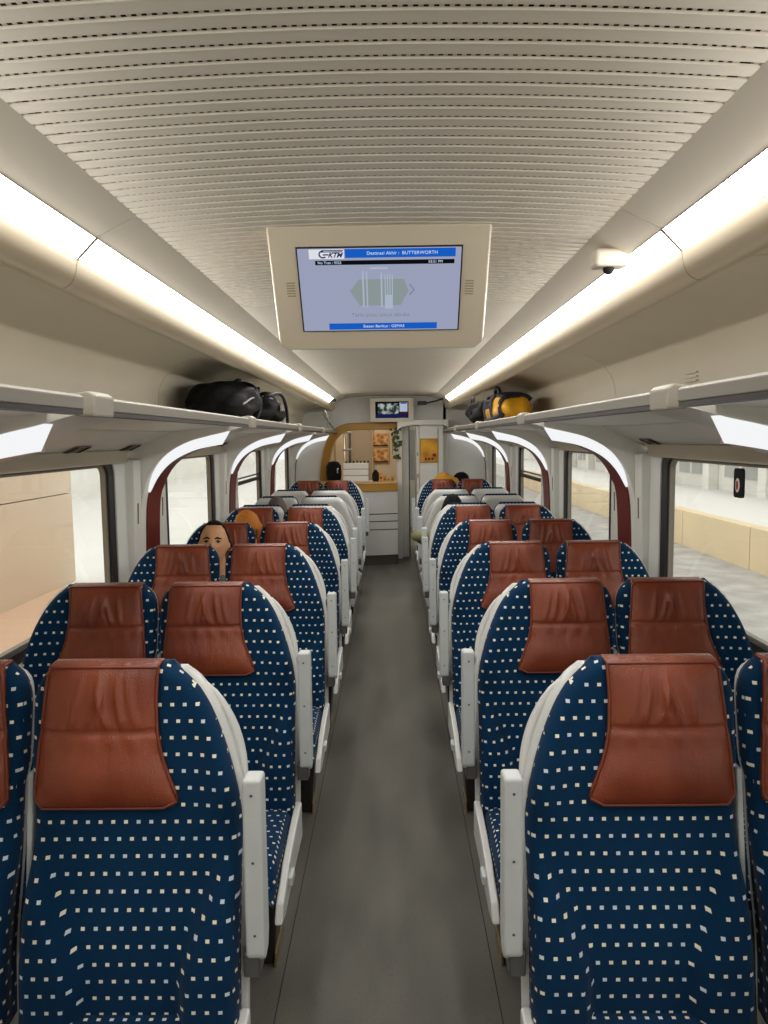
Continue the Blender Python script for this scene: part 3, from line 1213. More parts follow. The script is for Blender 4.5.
FACING = [1.75, 2.74, 3.76, 4.77, 5.80]
AWAY = [6.19, 7.10, 8.00]
FAR = [9.50]
for s in (-1, 1):
    for aisle in (True, False):
        cx = s * (0.576 if aisle else 1.082)
        side = 'aisle' if aisle else 'window'
        for k, y in enumerate(FACING):
            place_seat((s == -1) == aisle, aisle, (cx + ((0.0, 0.0, -0.016, -0.016, -0.016)[k] * s if aisle else 0.0), y, 0), 0.0,
                       'navy dotted %s seat facing the camera, %s row, %s of the aisle' % (side, ORD[k], SIDE[s]), 'dotted seats facing the camera')
        for k, y in enumerate(AWAY):
            jit = {(-1, False): -0.012, (1, True): -0.02}.get((s, aisle), 0.0)
            place_seat((s == 1) == aisle, aisle, (cx, y + jit, 0), PI,
                       'white-backed %s seat facing away, %s of its three rows, %s of the aisle' % (side, ORD[k], SIDE[s]), 'seats showing white back shells', 0.022)
        for k, y in enumerate(FAR):
            place_seat((s == -1) == aisle, aisle, (cx, y, 0), 0.0,
                       'last %s seat before the end counter, brown headrest, %s of the aisle' % (side, SIDE[s]), 'last row of seats by the bulkhead')


# ------------------------------------------------------------------ end bulkhead with the bistro opening
BH = Y_END
wf = MB()
# left panel, header over the opening, right panels around the passage
arch_out = catmull([(-0.985, 0.0), (-0.985, 0.9), (-0.975, 1.25), (-0.90, 1.62), (-0.80, 1.80), (-0.64, 1.895), (-0.40, 1.915), (0.10, 1.915)], 40)
left_poly = arch_out + [(0.10, 2.42), (-1.40, 2.42), (-1.40, 0.0)]
wf.prism(left_poly, BH, BH + 0.06)
wf.prism([(0.10, 1.86), (0.78, 1.86), (0.78, 2.42), (0.10, 2.42)], BH, BH + 0.06)
wf.prism([(0.74, 0.0), (1.40, 0.0), (1.40, 2.42), (0.74, 2.42)], BH, BH + 0.06)
wfront = wf.build('wall_front', M['wallw'])
tag(wfront, 'pale grey end bulkhead with bistro opening and passage', 'wall', kind='structure')
# gold surround
inn_a = catmull([(-0.885, 0.0), (-0.885, 0.9), (-0.872, 1.25), (-0.80, 1.58), (-0.715, 1.73), (-0.58, 1.80), (-0.38, 1.815), (0.10, 1.815)], 40)
mb = MB()
o_, i_ = arch_out, inn_a
mb.solid_band([(x, BH - 0.05, z) for x, z in o_], [(x, BH - 0.05, z) for x, z in i_], [(x, BH + 0.14, z) for x, z in i_], [(x, BH + 0.14, z) for x, z in o_])
g = mb.build('trim_40', M['gold'], bevel=0.01)
tag(g, 'mustard gold arched surround of the bistro opening', 'trim', kind='structure')
# white post between bistro and passage
p = MB().prism([(0.095, 0), (0.165, 0), (0.165, 1.90), (0.095, 1.90)], BH - 0.02, BH + 0.10).build('trim_41', M['pillar'], bevel=0.01)
tag(p, 'slim white post between bistro counter and passage', 'trim', kind='structure')
# toilet module with poster on its face, to the right of the passage
tm = MB().box(0.40, 0.74, BH - 0.16, BH + 1.2, 0.0, 1.90).build('wall_module', M['wallw'], bevel=0.02, seg=3)
tag(tm, 'white cabin panel carrying a yellow poster at the bulkhead', 'wall', kind='structure')
MB().box(0.36, 0.40, BH - 0.13, BH + 0.5, 0.0, 1.86).build('door_edge', M['pillar'], tm, bevel=0.008)
for z in (0.9, 1.15, 1.45):
    MB().box(0.372, 0.388, BH - 0.136, BH - 0.129, z, z + 0.05).build('latch', M['silver'], tm)
MB().box(0.65, 0.665, BH - 0.166, BH - 0.158, 0.1, 1.82).build('panel_joint', M['st_grey'], tm)
MB().box(0.742, 0.80, BH - 0.06, BH - 0.005, 0.0, 1.88).build('corner_post', M['pillar'], tm, bevel=0.01)
# low white arch over the passage
mb = MB()
mb.prism([(0.10, 1.80), (0.16, 1.845), (0.30, 1.87), (0.60, 1.87), (0.74, 1.86), (0.80, 1.83), (0.80, 1.94), (0.10, 1.94)], BH - 0.22, BH + 0.02)
p = mb.build('trim_42', M['pillar'], bevel=0.008)
tag(p, 'rounded white header above the passage at the bulkhead', 'trim', kind='structure')
# half-closed sliding door and unseen lamp added to brighten the passage
sd_ = MB().box(0.168, 0.262, BH + 0.16, BH + 0.20, 0.0, 1.98).build('door_2', M['pillar'], bevel=0.006)
tag(sd_, 'half-open pale sliding door beside the white post', 'door', kind='structure')
MB().box(0.262, 0.276, BH + 0.165, BH + 0.195, 0.0, 1.98).build('rubber_edge', M['black'], sd_)
vl = empty('ceiling_light', (0.7, 12.6, 2.38))
tag(vl, 'unseen added lamp brightening the passage beyond the bulkhead', 'light')
MB().box(-0.45, 0.45, -0.9, 0.9, 0.0, 0.03).build('housing', M['ceil'], vl, bevel=0.005)
MB().box(-0.40, 0.40, -0.85, 0.85, -0.008, 0.0).build('diffuser', emit('passage_fill', (255, 244, 226), 7.0), vl)
# yellow poster
po = empty('poster', (0.535, BH - 0.165, 1.52))
tag(po, 'yellow framed poster on the white bulkhead panel', 'poster')
b_ = MB().box(-0.125, 0.125, -0.012, 0.0, -0.165, 0.165).build('frame', M['gold'], po, bevel=0.003)
MB().box(-0.112, 0.112, -0.016, -0.010, -0.152, 0.152).build('print', M['poster'], po)
for x in (-0.06, -0.015, 0.03):
    MB().box(x, x + 0.028, -0.019, -0.015, -0.13, -0.095).build('printed_mark', M['maroon'], po)
MB().ball((0.07, -0.016, -0.06), 0.025, 0.004, 0.022).build('printed_mark', M['maroon'], po)
# dark passage door far behind
pd = empty('door_1', (0.27, 14.6, 0))
tag(pd, 'dark glazed end door at the far end of the passage', 'door', kind='structure')
MB().box(-0.5, 0.5, 0.0, 0.05, 0.0, 2.2).build('door_leaf', M['st_grey'], pd)
MB().box(-0.3, 0.3, -0.01, 0.0, 0.9, 1.85).build('pane', M['st_glass'], pd)
MB().box(-0.11, -0.085, -0.03, 0.0, 0.0, 2.0).build('door_edge', M['black'], pd)
wl = MB().box(-1.4, 1.4, 14.7, 14.8, 0, 2.42).build('wall_far', M['wallw'])
tag(wl, 'pale wall closing the passage far behind the bistro', 'wall', kind='structure')

# bistro room
bw = MB()
bw.box(-1.40, 0.13, 13.0, 13.06, 0.0, 2.42)
bw.box(0.10, 0.16, BH + 0.10, 13.06, 0.0, 2.42)
bwall = bw.build('wall_bistro', M['bistro'])
tag(bwall, 'beige back wall of the bistro behind the counter', 'wall', kind='structure')
for x in (-0.95, -0.72, -0.30):
    MB().box(x, x + 0.03, 12.97, 13.0, 0.0, 2.3).build('wall_batten', M['bistro2'], bwall)
MB().box(-0.72, -0.32, 12.975, 13.0, 0.9, 1.85).build('wall_panel', M['bistro2'], bwall)
MB().box(-1.40, -1.30, BH + 0.2, 13.0, 0.0, 2.42).build('side_board', M['wood'], bwall)
rl = empty('ceiling_light', (-0.5, 11.9, 2.30))
tag(rl, 'square bistro ceiling lamp above the counter', 'light')
MB().box(-0.32, 0.32, -0.5, 0.5, 0.0, 0.03).build('housing', M['ceil'], rl, bevel=0.005)
MB().box(-0.28, 0.28, -0.46, 0.46, -0.008, 0.0).build('diffuser', emit('bistro_light', (255, 240, 216), 10.0), rl)
for i, (x, z0, z1) in enumerate(((-0.165, 1.55, 1.78), (-0.165, 1.28, 1.52))):
    t = empty('menu_board', (x, 12.985, z0))
    tag(t, '%s of the two framed menu boards on the bistro wall' % ('upper' if i == 0 else 'lower'), 'menu board', 'bistro menu boards')
    MB().box(-0.14, 0.14, -0.015, 0.012, 0.0, z1 - z0).build('frame', M['wood'], t, bevel=0.003)
    MB().box(-0.125, 0.125, -0.020, -0.014, 0.015, z1 - z0 - 0.015).build('print', M['menu'], t)
    MB().box(-0.125, 0.125, -0.022, -0.019, 0.012, 0.035).build('dark_strip', M['void'], t)
# tall pipe rack / bottle column
t = empty('bottle_column', (-0.70, 12.6, 0.0))
tag(t, 'tall slim metal column with fittings behind the counter', 'column')
MB().tube([(-0.05, 0, 0), (-0.05, 0, 1.88)], 0.014, 8).build('pole', M['silver'], t, smooth=True)
MB().tube([(0.04, 0, 0), (0.04, 0, 1.88)], 0.018, 8).build('pole', M['frame'], t, smooth=True)
for z in (0.9, 1.2, 1.5, 1.78):
    MB().box(-0.085, 0.075, -0.02, 0.02, z, z + 0.03).build('clamp', M['silver'], t, bevel=0.004)
# hanging plant at the post
t = empty('hanging_plant', (0.10, BH - 0.06, 1.86))
tag(t, 'trailing green plant hanging on the white post', 'plant')
mb = MB()
rr = random.Random(3)
for k_ in range(5):
    x = rr.uniform(-0.06, 0.03)
    mb.tube([(x * 0.4, 0.02, 0.0), (x, 0.0, -0.12), (x * 1.2, -0.01, -rr.uniform(0.25, 0.42))], 0.004, 5)
mb.build('vine', M['leaf'], t)
for k_ in range(34):
    x, z = rr.uniform(-0.09, 0.05), -rr.uniform(0.02, 0.44)
    a = rr.uniform(0, 6.28)
    y = rr.uniform(-0.05, 0.0)
    w, h = 0.020, 0.034
    ca, sa = math.cos(a), math.sin(a)
    pts = [(0, -h), (w, 0), (0, h), (-w, 0)]
    mb = MB()
    mb.add([(x + p_[0] * ca - p_[1] * sa, y + 0.012 * abs(p_[0]) / w, z + p_[0] * sa + p_[1] * ca) for p_ in pts] +
           [(x + p_[0] * ca - p_[1] * sa, y + 0.004 + 0.012 * abs(p_[0]) / w, z + p_[0] * sa + p_[1] * ca) for p_ in pts],
           [(0, 1, 2, 3), (7, 6, 5, 4), (0, 4, 5, 1), (1, 5, 6, 2), (2, 6, 7, 3), (3, 7, 4, 0)])
    mb.build('leaf', M['leaf'], t)

# counter: curved front of stacked white bands with dark joints
CT = empty('bistro_counter', (-0.43, 10.4, 0))
tag(CT, 'curved white bistro counter with gold top and dark joints', 'counter')


def counter_plan(off, n=22):
    pts = []
    for k_ in range(n):
        t = k_ / (n - 1)
        x = -0.97 + 1.065 * t
        y = 10.33 - 0.17 * math.sin(PI * (0.12 + 0.72 * t)) - off
        pts.append((x + 0.43, y - 10.4))
    return pts


def counter_band(name, z0, z1, off, m, parent=CT, bevel=0.004, back=0.42):
    pl_ = counter_plan(off)
    loop = pl_ + [(pl_[-1][0], back), (pl_[0][0], back)]
    n_ = len(loop)
    mb = MB()
    mb.add([(x, y, z0) for x, y in loop] + [(x, y, z1) for x, y in loop],
           [tuple(range(n_ - 1, -1, -1)), tuple(range(n_, 2 * n_))] + [(i, (i + 1) % n_, n_ + (i + 1) % n_, n_ + i) for i in range(n_)])
    return mb.build(name, m, parent)


counter_band('kick_plate', 0.0, 0.14, -0.03, M['kick'])
counter_band('core', 0.14, 1.0, -0.012, M['void'])
for z0, z1 in ((0.14, 0.475), (0.488, 0.585), (0.598, 0.685), (0.698, 1.0)):
    counter_band('front_panel', z0, z1, 0.0, M['counter'])
counter_band('top_band', 1.0, 1.095, 0.02, M['gold'])
counter_band('worktop', 1.095, 1.11, 0.03, M['wood'])

# things on the counter
t = empty('tray_rack', (-0.47, 10.52, 1.11))
tag(t, 'white tray rack of three tiers on the bistro counter', 'tray rack')
for k_ in range(3):
    MB().box(-0.17, 0.17, -0.09, 0.09, 0.002 + 0.088 * k_, 0.078 + 0.088 * k_).build('tier', M['whiteprint'], t, bevel=0.006)
MB().box(-0.16, 0.16, -0.08, 0.08, 0.07, 0.20).build('core', M['st_grey'], t)
for k_ in range(7):
    x = -0.45 - 0.15 + 0.05 * k_
    j = MB().lathe((0, 0, 0), [(0.012, 0), (0.014, 0.015), (0.008, 0.024), (0.008, 0.03)], 8).build('bottle_cap', M['void'])
    j.location = (x, 10.50, 1.366)
    tag(j, 'small dark cap standing on the white tray rack, %s from the arch' % ORD[k_], 'cap', 'caps on the tray rack')
t = empty('coffee_machine', (-0.78, 10.62, 1.11))
tag(t, 'black rounded coffee machine beside the gold arch', 'coffee machine')
MB().lathe((0, 0, 0), [(0.085, 0), (0.10, 0.03), (0.108, 0.13), (0.10, 0.22), (0.07, 0.265), (0.03, 0.28)], 20).build('body', M['void'], t, smooth=True)
MB().tube([(0.06, -0.09, 0.18), (0.06, -0.135, 0.17), (0.06, -0.135, 0.12)], 0.012, 8).build('spout', M['silver'], t)
MB().box(-0.02, 0.10, -0.15, -0.07, 0.0, 0.02).build('drip_tray', M['silver'], t, bevel=0.004)
t = empty('snack_jar', (-0.20, 10.52, 1.11))
tag(t, 'dark round snack jar on the counter beside the tray rack', 'jar')
MB().lathe((0, 0, 0), [(0.035, 0), (0.048, 0.02), (0.05, 0.09), (0.04, 0.125), (0.02, 0.14)], 14).build('body', M['void'], t, smooth=True)
MB().lathe((0, 0, 0), [(0.022, 0.14), (0.024, 0.155), (0.01, 0.16)], 12).build('lid', M['frame'], t, smooth=True)
for k_, (x, w, h, m_) in enumerate(((-0.13, 0.05, 0.12, 'orange'), (-0.075, 0.045, 0.08, 'gold'), (-0.025, 0.05, 0.055, 'orange'), (0.03, 0.05, 0.07, 'gold'))):
    t = empty('snack_packet', (x, 10.50, 1.11))
    tag(t, '%s %s snack packet on the counter, %s from the tray rack' % (('tall', 'small', 'low', 'squat')[k_], ('orange', 'mustard', 'orange', 'mustard')[k_], ORD[k_]), 'snack', 'snack packets on the counter')
    mb = MB()
    mb.add([(-w / 2, -0.02, 0), (w / 2, -0.02, 0), (w / 2, 0.02, 0), (-w / 2, 0.02, 0), (-w / 2, -0.002, h), (w / 2, -0.002, h), (w / 2, 0.002, h), (-w / 2, 0.002, h)],
           [(0, 1, 2, 3), (7, 6, 5, 4), (0, 4, 5, 1), (1, 5, 6, 2), (2, 6, 7, 3), (3, 7, 4, 0)])
    mb.build('bag', M[m_], t, bevel=0.004)
    MB().box(-w * 0.3, w * 0.3, -0.018, -0.008, h * 0.3, h * 0.5).build('label_strip', M['maroon'], t)

# ------------------------------------------------------------------ monitors
def monitor(loc, tilt, w, h, label, near):
    root = empty('ceiling_monitor', loc)
    root.rotation_euler = (tilt, 0, 0)
    tag(root, label, 'monitor', 'ceiling monitors')
    sw, z0, z1 = w * 0.366, -h * 0.82, -h * 0.16
    c = 0.022
    prof = [(-w / 2, 0), (w / 2, 0), (w / 2, -h + c), (w / 2 - c, -h), (-w / 2 + c, -h), (-w / 2, -h + c)]
    mb = MB()
    n_ = len(prof)
    ins = [(x * (1 - 0.02), z) for x, z in prof]
    v = [(x, 0.0, z) for x, z in ins] + [(x, 0.025, z) for x, z in prof] + [(x, 0.075, z) for x, z in prof]
    f = [tuple(range(n_ - 1, -1, -1)), tuple(range(2 * n_, 3 * n_))]
    for a in (0, 1):
        f += [(a * n_ + i, a * n_ + (i + 1) % n_, (a + 1) * n_ + (i + 1) % n_, (a + 1) * n_ + i) for i in range(n_)]
    mb.add(v, f)
    mb.build('housing', M['bezel'] if near else M['ceil'], root, bevel=0.004)
    # mount joining it to the ceiling
    MB().box(-w * 0.32, w * 0.32, 0.07, 0.07 + h * 0.45, -h * 0.62, -0.05).build('mount', M['bezel'], root, bevel=0.006)
    MB().box(-sw - 0.004, sw + 0.004, -0.003, 0.004, z0 - 0.004, z1 + 0.004).build('screen_edge', M['black'], root)
    return root, sw, z0, z1


root, sw, z0, z1 = monitor((0.0, 2.15, 2.274), math.radians(37.0), 0.622, 0.382, 'large ceiling monitor showing a lilac passenger information page', True)
scr = MB().box(-sw, sw, -0.006, -0.002, z0, z1).build('screen', M['screen'], root)
H = z1 - z0
F1, F2, F3 = -0.0066, -0.0072, -0.0080


def flat(name, m, x0, x1, a0, a1, y=F1, parent=None, xs=None):
    """x in -1..1 of the half width, a in 0..1 from the top"""
    mb = MB()
    mb.box(x0 * sw, x1 * sw, y - 0.0003, y + 0.0003, z1 - a1 * H, z1 - a0 * H)
    return mb.build(name, m, parent or scr)


flat('white_corner', M['screen_white'], -0.86, -0.43, 0.005, 0.115)
flat('blue_bar', M['screen_blue'], -0.42, 0.93, 0.005, 0.105)
flat('black_bar', M['screen_black'], -0.79, 0.92, 0.135, 0.185)
flat('blue_footer', M['screen_blue'], -0.67, 0.73, 0.905, 0.985)
zc_ = z1 - 0.055 * H
text('logo_text', 'KTM', 0.019, M['logo'], scr, (-0.545 * sw, F2, zc_ - 0.0045), shear=0.4, offset=0.0006)
mb = MB()
for dz, x0_, x1_ in ((0.0095, -0.70, -0.44), (0.0055, -0.715, -0.45)):
    mb.box(x0_ * sw, x1_ * sw, F2 - 0.0003, F2 + 0.0003, zc_ + dz - 0.0012, zc_ + dz + 0.0012)
arc = [(-0.69 * sw + 0.012 * math.cos(t), zc_ - 0.0015 + 0.0115 * math.sin(t)) for t in np.linspace(PI * 0.45, PI * 1.75, 14)]
arc2 = [(-0.69 * sw + 0.008 * math.cos(t), zc_ - 0.0015 + 0.0078 * math.sin(t)) for t in np.linspace(PI * 0.45, PI * 1.75, 14)]
mb.solid_band([(x, F2 - 0.0003, z) for x, z in arc], [(x, F2 - 0.0003, z) for x, z in arc2], [(x, F2 + 0.0003, z) for x, z in arc2], [(x, F2 + 0.0003, z) for x, z in arc])
mb.box(-0.69 * sw, -0.62 * sw, F2 - 0.0003, F2 + 0.0003, zc_ - 0.0045, zc_ - 0.001)
mb.build('logo_swoosh', M['logo'], scr)
text('header_text', 'Destinasi Akhir :  BUTTERWORTH', 0.0135, M['screen_text'], scr, (0.28 * sw, F2, zc_), align='CENTER')
text('train_text', 'No Tren : 9322', 0.0105, M['screen_text'], scr, (-0.76 * sw, F2, z1 - 0.16 * H), align='LEFT')
text('clock_text', '03:51 PM', 0.0105, M['screen_text'], scr, (0.69 * sw, F2, z1 - 0.16 * H))
text('footer_text', 'Stesen Berikut : GEMAS', 0.0125, M['screen_text'], scr, (0.04 * sw, F2, z1 - 0.945 * H))
text('caption_text', 'Tarik pintu untuk dibuka', 0.017, M['screen_grey'], scr, (0.0, F2, z1 - 0.80 * H))
# pictogram of a sliding door with an arrow
mb = MB()
mb.add([(x * sw, F1, z1 - a * H) for x, a in ((-0.38, 0.5), (-0.26, 0.36), (0.30, 0.36), (0.36, 0.5), (0.26, 0.68), (-0.26, 0.68))], [(0, 1, 2, 3, 4, 5)])
mb.build('door_picture', M['screen_green'], scr)
for x0_, x1_, a0, a1 in ((-0.22, -0.20, 0.26, 0.70), (-0.17, -0.155, 0.26, 0.70), (0.01, 0.03, 0.28, 0.70), (0.06, 0.16, 0.55, 0.72), (0.06, 0.072, 0.3, 0.56), (0.09, 0.102, 0.3, 0.56), (0.12, 0.132, 0.3, 0.56), (0.15, 0.162, 0.3, 0.56), (-0.12, 0.10, 0.215, 0.24)):
    flat('door_picture', M['screen_pale'], x0_, x1_, a0, a1, F2)
mb = MB()
mb.solid_band([(x * sw, F2, z1 - a * H) for x, a in ((0.38, 0.42), (0.44, 0.49), (0.38, 0.56))], [(x * sw, F2, z1 - a * H) for x, a in ((0.365, 0.43), (0.42, 0.49), (0.365, 0.55))],
              [(x * sw, F2 + 0.0004, z1 - a * H) for x, a in ((0.365, 0.43), (0.42, 0.49), (0.365, 0.55))], [(x * sw, F2 + 0.0004, z1 - a * H) for x, a in ((0.38, 0.42), (0.44, 0.49), (0.38, 0.56))])
mb.build('arrow', M['screen_grey'], scr)
for s in (-1, 1):
    for k_ in range(6):
        MB().box(s * 0.256 - 0.012, s * 0.256 + 0.012, -0.001, 0.002, -0.165 - k_ * 0.008, -0.161 - k_ * 0.008).build('speaker_slot', M['bezel_dark'], root)

root, sw, z0, z1 = monitor((0.03, 10.45, 2.235), math.radians(14.0), 0.60, 0.33, 'small far ceiling monitor playing a film above the bulkhead', False)
scr = MB().box(-sw, sw, -0.006, -0.002, z0, z1).build('screen', M['screen_black'], root)
H = z1 - z0
flat('film_picture', M['film'], -0.85, 0.42, 0.10, 0.76)
flat('navy_footer', M['screen_navy'], -0.98, 0.98, 0.78, 0.98)
flat('side_panel', M['screen_pale'], 0.48, 0.96, 0.04, 0.62)
flat('side_title', M['screen_navy'], 0.54, 0.92, 0.05, 0.12, F2)
flat('side_strip', M['maroon'], 0.48, 0.96, 0.64, 0.76)

# ------------------------------------------------------------------ small ceiling things
t = empty('security_camera', (0.660, 2.27, 2.215))
tag(t, 'white dome security camera beside the light strip', 'camera')
MB().box(-0.052, 0.05, -0.035, 0.035, -0.038, 0.012).build('housing', M['ceil'], t, bevel=0.012, seg=3)
MB().ball((-0.005, -0.005, -0.040), 0.017, 0.017, 0.018).build('lens_dome', M['void'], t, smooth=True)
t = empty('smoke_sensor', (-0.70, 9.78, 2.185))
tag(t, 'tiny dark sensor at the far end of the light strip', 'sensor')
MB().lathe((0, 0, -0.02), [(0.02, 0), (0.03, 0.015), (0.03, 0.03)], 12).build('body', M['void'], t, smooth=True)
MB().tube([(0, 0, 0), (0.0, 0.08, 0.02)], 0.006, 6).build('arm', M['frame'], t)
t = empty('door_closer', (0.46, 10.3, 2.18))
tag(t, 'thin dark bar under the ceiling beside the far monitor', 'bar')
MB().tube([(0.0, 0.0, -0.03), (0.16, 0.0, 0.0), (0.30, -0.25, 0.04)], 0.012, 6).build('bar', M['frame'], t)
MB().box(-0.09, 0.03, -0.05, 0.05, -0.05, 0.0).build('mount', M['frame'], t, bevel=0.008)

# seat number plates on the cove panel
k_ = 0
for s, ys in ((-1, (3.28, 3.95, 6.1)), (1, (2.86, 3.86))):
    for j, y in enumerate(ys):
        u = 0.45
        x, z = 1.148 + (1.346 - 1.148) * 0.84, 1.742 + (1.656 - 1.742) * 0.84
        t = empty('seat_number_plate', (s * x, y, z - 0.002))
        t.rotation_euler = (0, s * math.atan2(0.086, 0.198), 0)
        tag(t, 'dark seat number plate above the window, %s side, %s from the camera' % (SIDE[s], ORD[j]), 'plate', 'seat number plates')
        MB().box(-0.032, 0.032, -0.085, 0.085, -0.004, 0.0).build('plate', M['rail'], t, bevel=0.001)
        for y0_, y1_ in ((-0.08, -0.045), (0.045, 0.08)):
            MB().box(-0.028, 0.028, y0_, y1_, -0.006, -0.003).build('dark_field', M['void'], t)
        for q in range(3):
            MB().ball((-0.012 + q * 0.012, -0.012 + 0.012 * q, -0.0045), 0.007, 0.01, 0.001, 8, 5).build('symbol', M['frame'], t)

# emergency tag on the right window
t = empty('emergency_tag', (1.386, 3.02, 1.565))
tag(t, 'black emergency tag with red and white oval on the window', 'tag')
mb = MB()
pts = rrect(-0.036, 0.036, -0.115, 0.0, 0.014)
n_ = len(pts)
mb.add([(-0.006, y, z) for y, z in pts] + [(0.006, y, z) for y, z in pts], [tuple(range(n_)), tuple(range(2 * n_ - 1, n_ - 1, -1))] + [(i, (i + 1) % n_, n_ + (i + 1) % n_, n_ + i) for i in range(n_)])
mb.build('board', M['void'], t)
MB().ball((-0.007, 0, -0.066), 0.002, 0.020, 0.028, 16, 8).build('white_oval', M['whiteprint'], t)
MB().ball((-0.0095, 0, -0.066), 0.001, 0.012, 0.019, 16, 8).build('red_oval', M['red'], t)

# vent louvre on the bin lining
for s in (1,):
    t = empty('bin_vent', (1.200, 3.09, 1.89))
    tag(t, 'small louvred vent moulded in the overhead bin lining', 'vent')
    for q in range(4):
        MB().box(0.010, 0.03, -0.06, 0.06, q * 0.016, q * 0.016 + 0.005).build('louvre', M['bin'], t)
# bent wire guard at the far end of the left rack
t = empty('rack_guard', (-0.74, 9.3, 1.83))
tag(t, 'curved grey wire guard at the far end of the rack', 'guard')
MB().tube(catmull([(0.0, 0.0, 0.0), (0.0, 0.0, 0.13), (-0.05, 0.1, 0.21), (-0.1, 0.6, 0.17), (-0.02, 1.2, 0.0)], 24), 0.008, 7).build('wire', M['rail'], t, smooth=True)

# ------------------------------------------------------------------ bags on the racks
def soft(mb, c, hx, hy, hz, e=3.2, n=20, amp=0.02, seed=0, mi=0, shape=None):
    v, f = [], []
    for j in range(n + 1):
        ph = -PI / 2 + PI * j / n
        for i in range(2 * n):
            th = 2 * PI * i / (2 * n)

            def sg(w, q):
                return math.copysign(abs(w) ** q, w)
            q = 2 / e
            x = sg(math.cos(ph), q) * sg(math.cos(th), q)
            y = sg(math.cos(ph), q) * sg(math.sin(th), q)
            z = sg(math.sin(ph), q)
            nn = mnoise.noise(Vector((x * 1.6 + seed, y * 1.6, z * 1.6))) * amp
            p = Vector((x * hx, y * hy, z * hz)) * (1 + nn / max(hx, hz))
            if shape:
                p = Vector(shape(p))
            p.z = max(p.z, -hz * 0.98)
            v.append((c[0] + p.x, c[1] + p.y, c[2] + p.z))
    w = 2 * n
    for j in range(n):
        for i in range(w):
            f.append((j * w + i, j * w + (i + 1) % w, (j + 1) * w + (i + 1) % w, (j + 1) * w + i))
    mb.add(v, f, mi)
    return mb


RZ = 1.800
t = empty('duffel_bag', (-0.965, 4.64, RZ))
tag(t, 'large black duffel bag lying on the left luggage rack', 'bag', 'bags on the luggage racks')
soft(MB(), (0, 0, 0.118), 0.17, 0.40, 0.118, 2.7, 22, 0.05, 4, shape=lambda p: (p.x, p.y, p.z * (1.0 + 0.14 * p.y / 0.4))).build('body', M['bagblack'], t, smooth=True)
MB().tube(catmull([(0.165, -0.30, 0.10), (0.172, 0.0, 0.15), (0.165, 0.30, 0.13)], 14), 0.006, 6).build('zip', M['buckle'], t)
MB().tube(catmull([(0.17, 0.06, 0.02), (0.178, 0.16, 0.12), (0.12, 0.22, 0.235), (-0.02, 0.24, 0.255)], 16), 0.014, 6).build('strap', M['strap'], t, smooth=True)
MB().tube(catmull([(0.02, 0.1, 0.24), (0.05, 0.18, 0.27), (0.02, 0.30, 0.25)], 10), 0.012, 6).build('handle', M['bagblack'], t, smooth=True)
t = empty('backpack', (-0.90, 5.48, RZ))
tag(t, 'black strapped backpack behind the duffel on the left rack', 'bag', 'bags on the luggage racks')
soft(MB(), (0, 0, 0.115), 0.14, 0.30, 0.115, 2.4, 20, 0.06, 9, shape=lambda p: (p.x, p.y, p.z * (1.05 - 0.45 * max(0, p.y) / 0.3))).build('body', M['bagblack'], t, smooth=True)
for q, (xx, c_) in enumerate(((0.10, 'strap'), (0.02, 'frame'), (0.06, 'buckle'))):
    MB().tube(catmull([(xx, -0.26, 0.19), (xx + 0.05, -0.05, 0.215 - 0.02 * q), (xx + 0.06, 0.15, 0.14), (xx + 0.05, 0.30, 0.02)], 14), (0.012, 0.012, 0.005)[q], 6).build('strap', M[c_], t, smooth=True)
MB().box(0.135, 0.15, 0.02, 0.06, 0.10, 0.15).build('buckle', M['buckle'], t, bevel=0.003)
MB().tube(catmull([(0.0, -0.28, 0.21), (0.02, -0.18, 0.25), (0.0, -0.08, 0.23)], 8), 0.010, 6).build('handle', M['bagblack'], t, smooth=True)

t = empty('duffel_bag', (0.945, 6.15, RZ))
tag(t, 'yellow duffel bag with dark straps on the right luggage rack', 'bag', 'bags on the luggage racks')
YH = (0.150, 0.52, 0.112)
soft(MB(), (0, 0, 0.112), *YH, 2.9, 24, 0.012, 2, shape=lambda p: (p.x, p.y, p.z * (1.0 + 0.10 * p.y / 0.5))).build('body', M['bagyellow'], t, smooth=True)


def on_bag(y, a):
    """point just outside the bag's aisle side, a: angle from the rack edge upwards"""
    r = 2 / 2.9
    cx_, cz_ = abs(math.cos(a)) ** r, abs(math.sin(a)) ** r * (1 if a >= 0 else -1)
    k__ = (max(0.0, 1 - abs(y / YH[1]) ** 2.9)) ** (1 / 2.9)
    return (-math.copysign(cx_ * (YH[0] * k__ + 0.010), math.cos(a)), y, 0.112 + cz_ * (YH[2] * k__ * (1 + 0.10 * y / 0.5) + 0.010))


for y in (-0.20, 0.20):
    MB().tube([on_bag(y + 0.04 * math.sin(a_ * 2), a_) for a_ in np.linspace(-0.6, 2.6, 22)], 0.014, 6).build('strap', M['strap'], t, smooth=True)
MB().tube([on_bag(y_, 1.0) for y_ in np.linspace(-0.46, 0.46, 20)], 0.012, 6).build('top_band', M['strap'], t, smooth=True)
MB().tube([on_bag(y_, -0.55) for y_ in np.linspace(-0.44, 0.44, 20)], 0.017, 6).build('bottom_band', M['strap'], t, smooth=True)
MB().tube(catmull([on_bag(-0.12, 1.25), (-0.08, -0.06, 0.275), (-0.08, 0.10, 0.275), on_bag(0.18, 1.25)], 14), 0.014, 6).build('handle', M['strap'], t, smooth=True)
for y in (-0.47, 0.47):
    MB().tube([on_bag(y * 0.93, a_) for a_ in np.linspace(-0.8, 2.6, 18)], 0.020, 6).build('end_panel', M['strap'], t, smooth=True)
rr = random.Random(5)
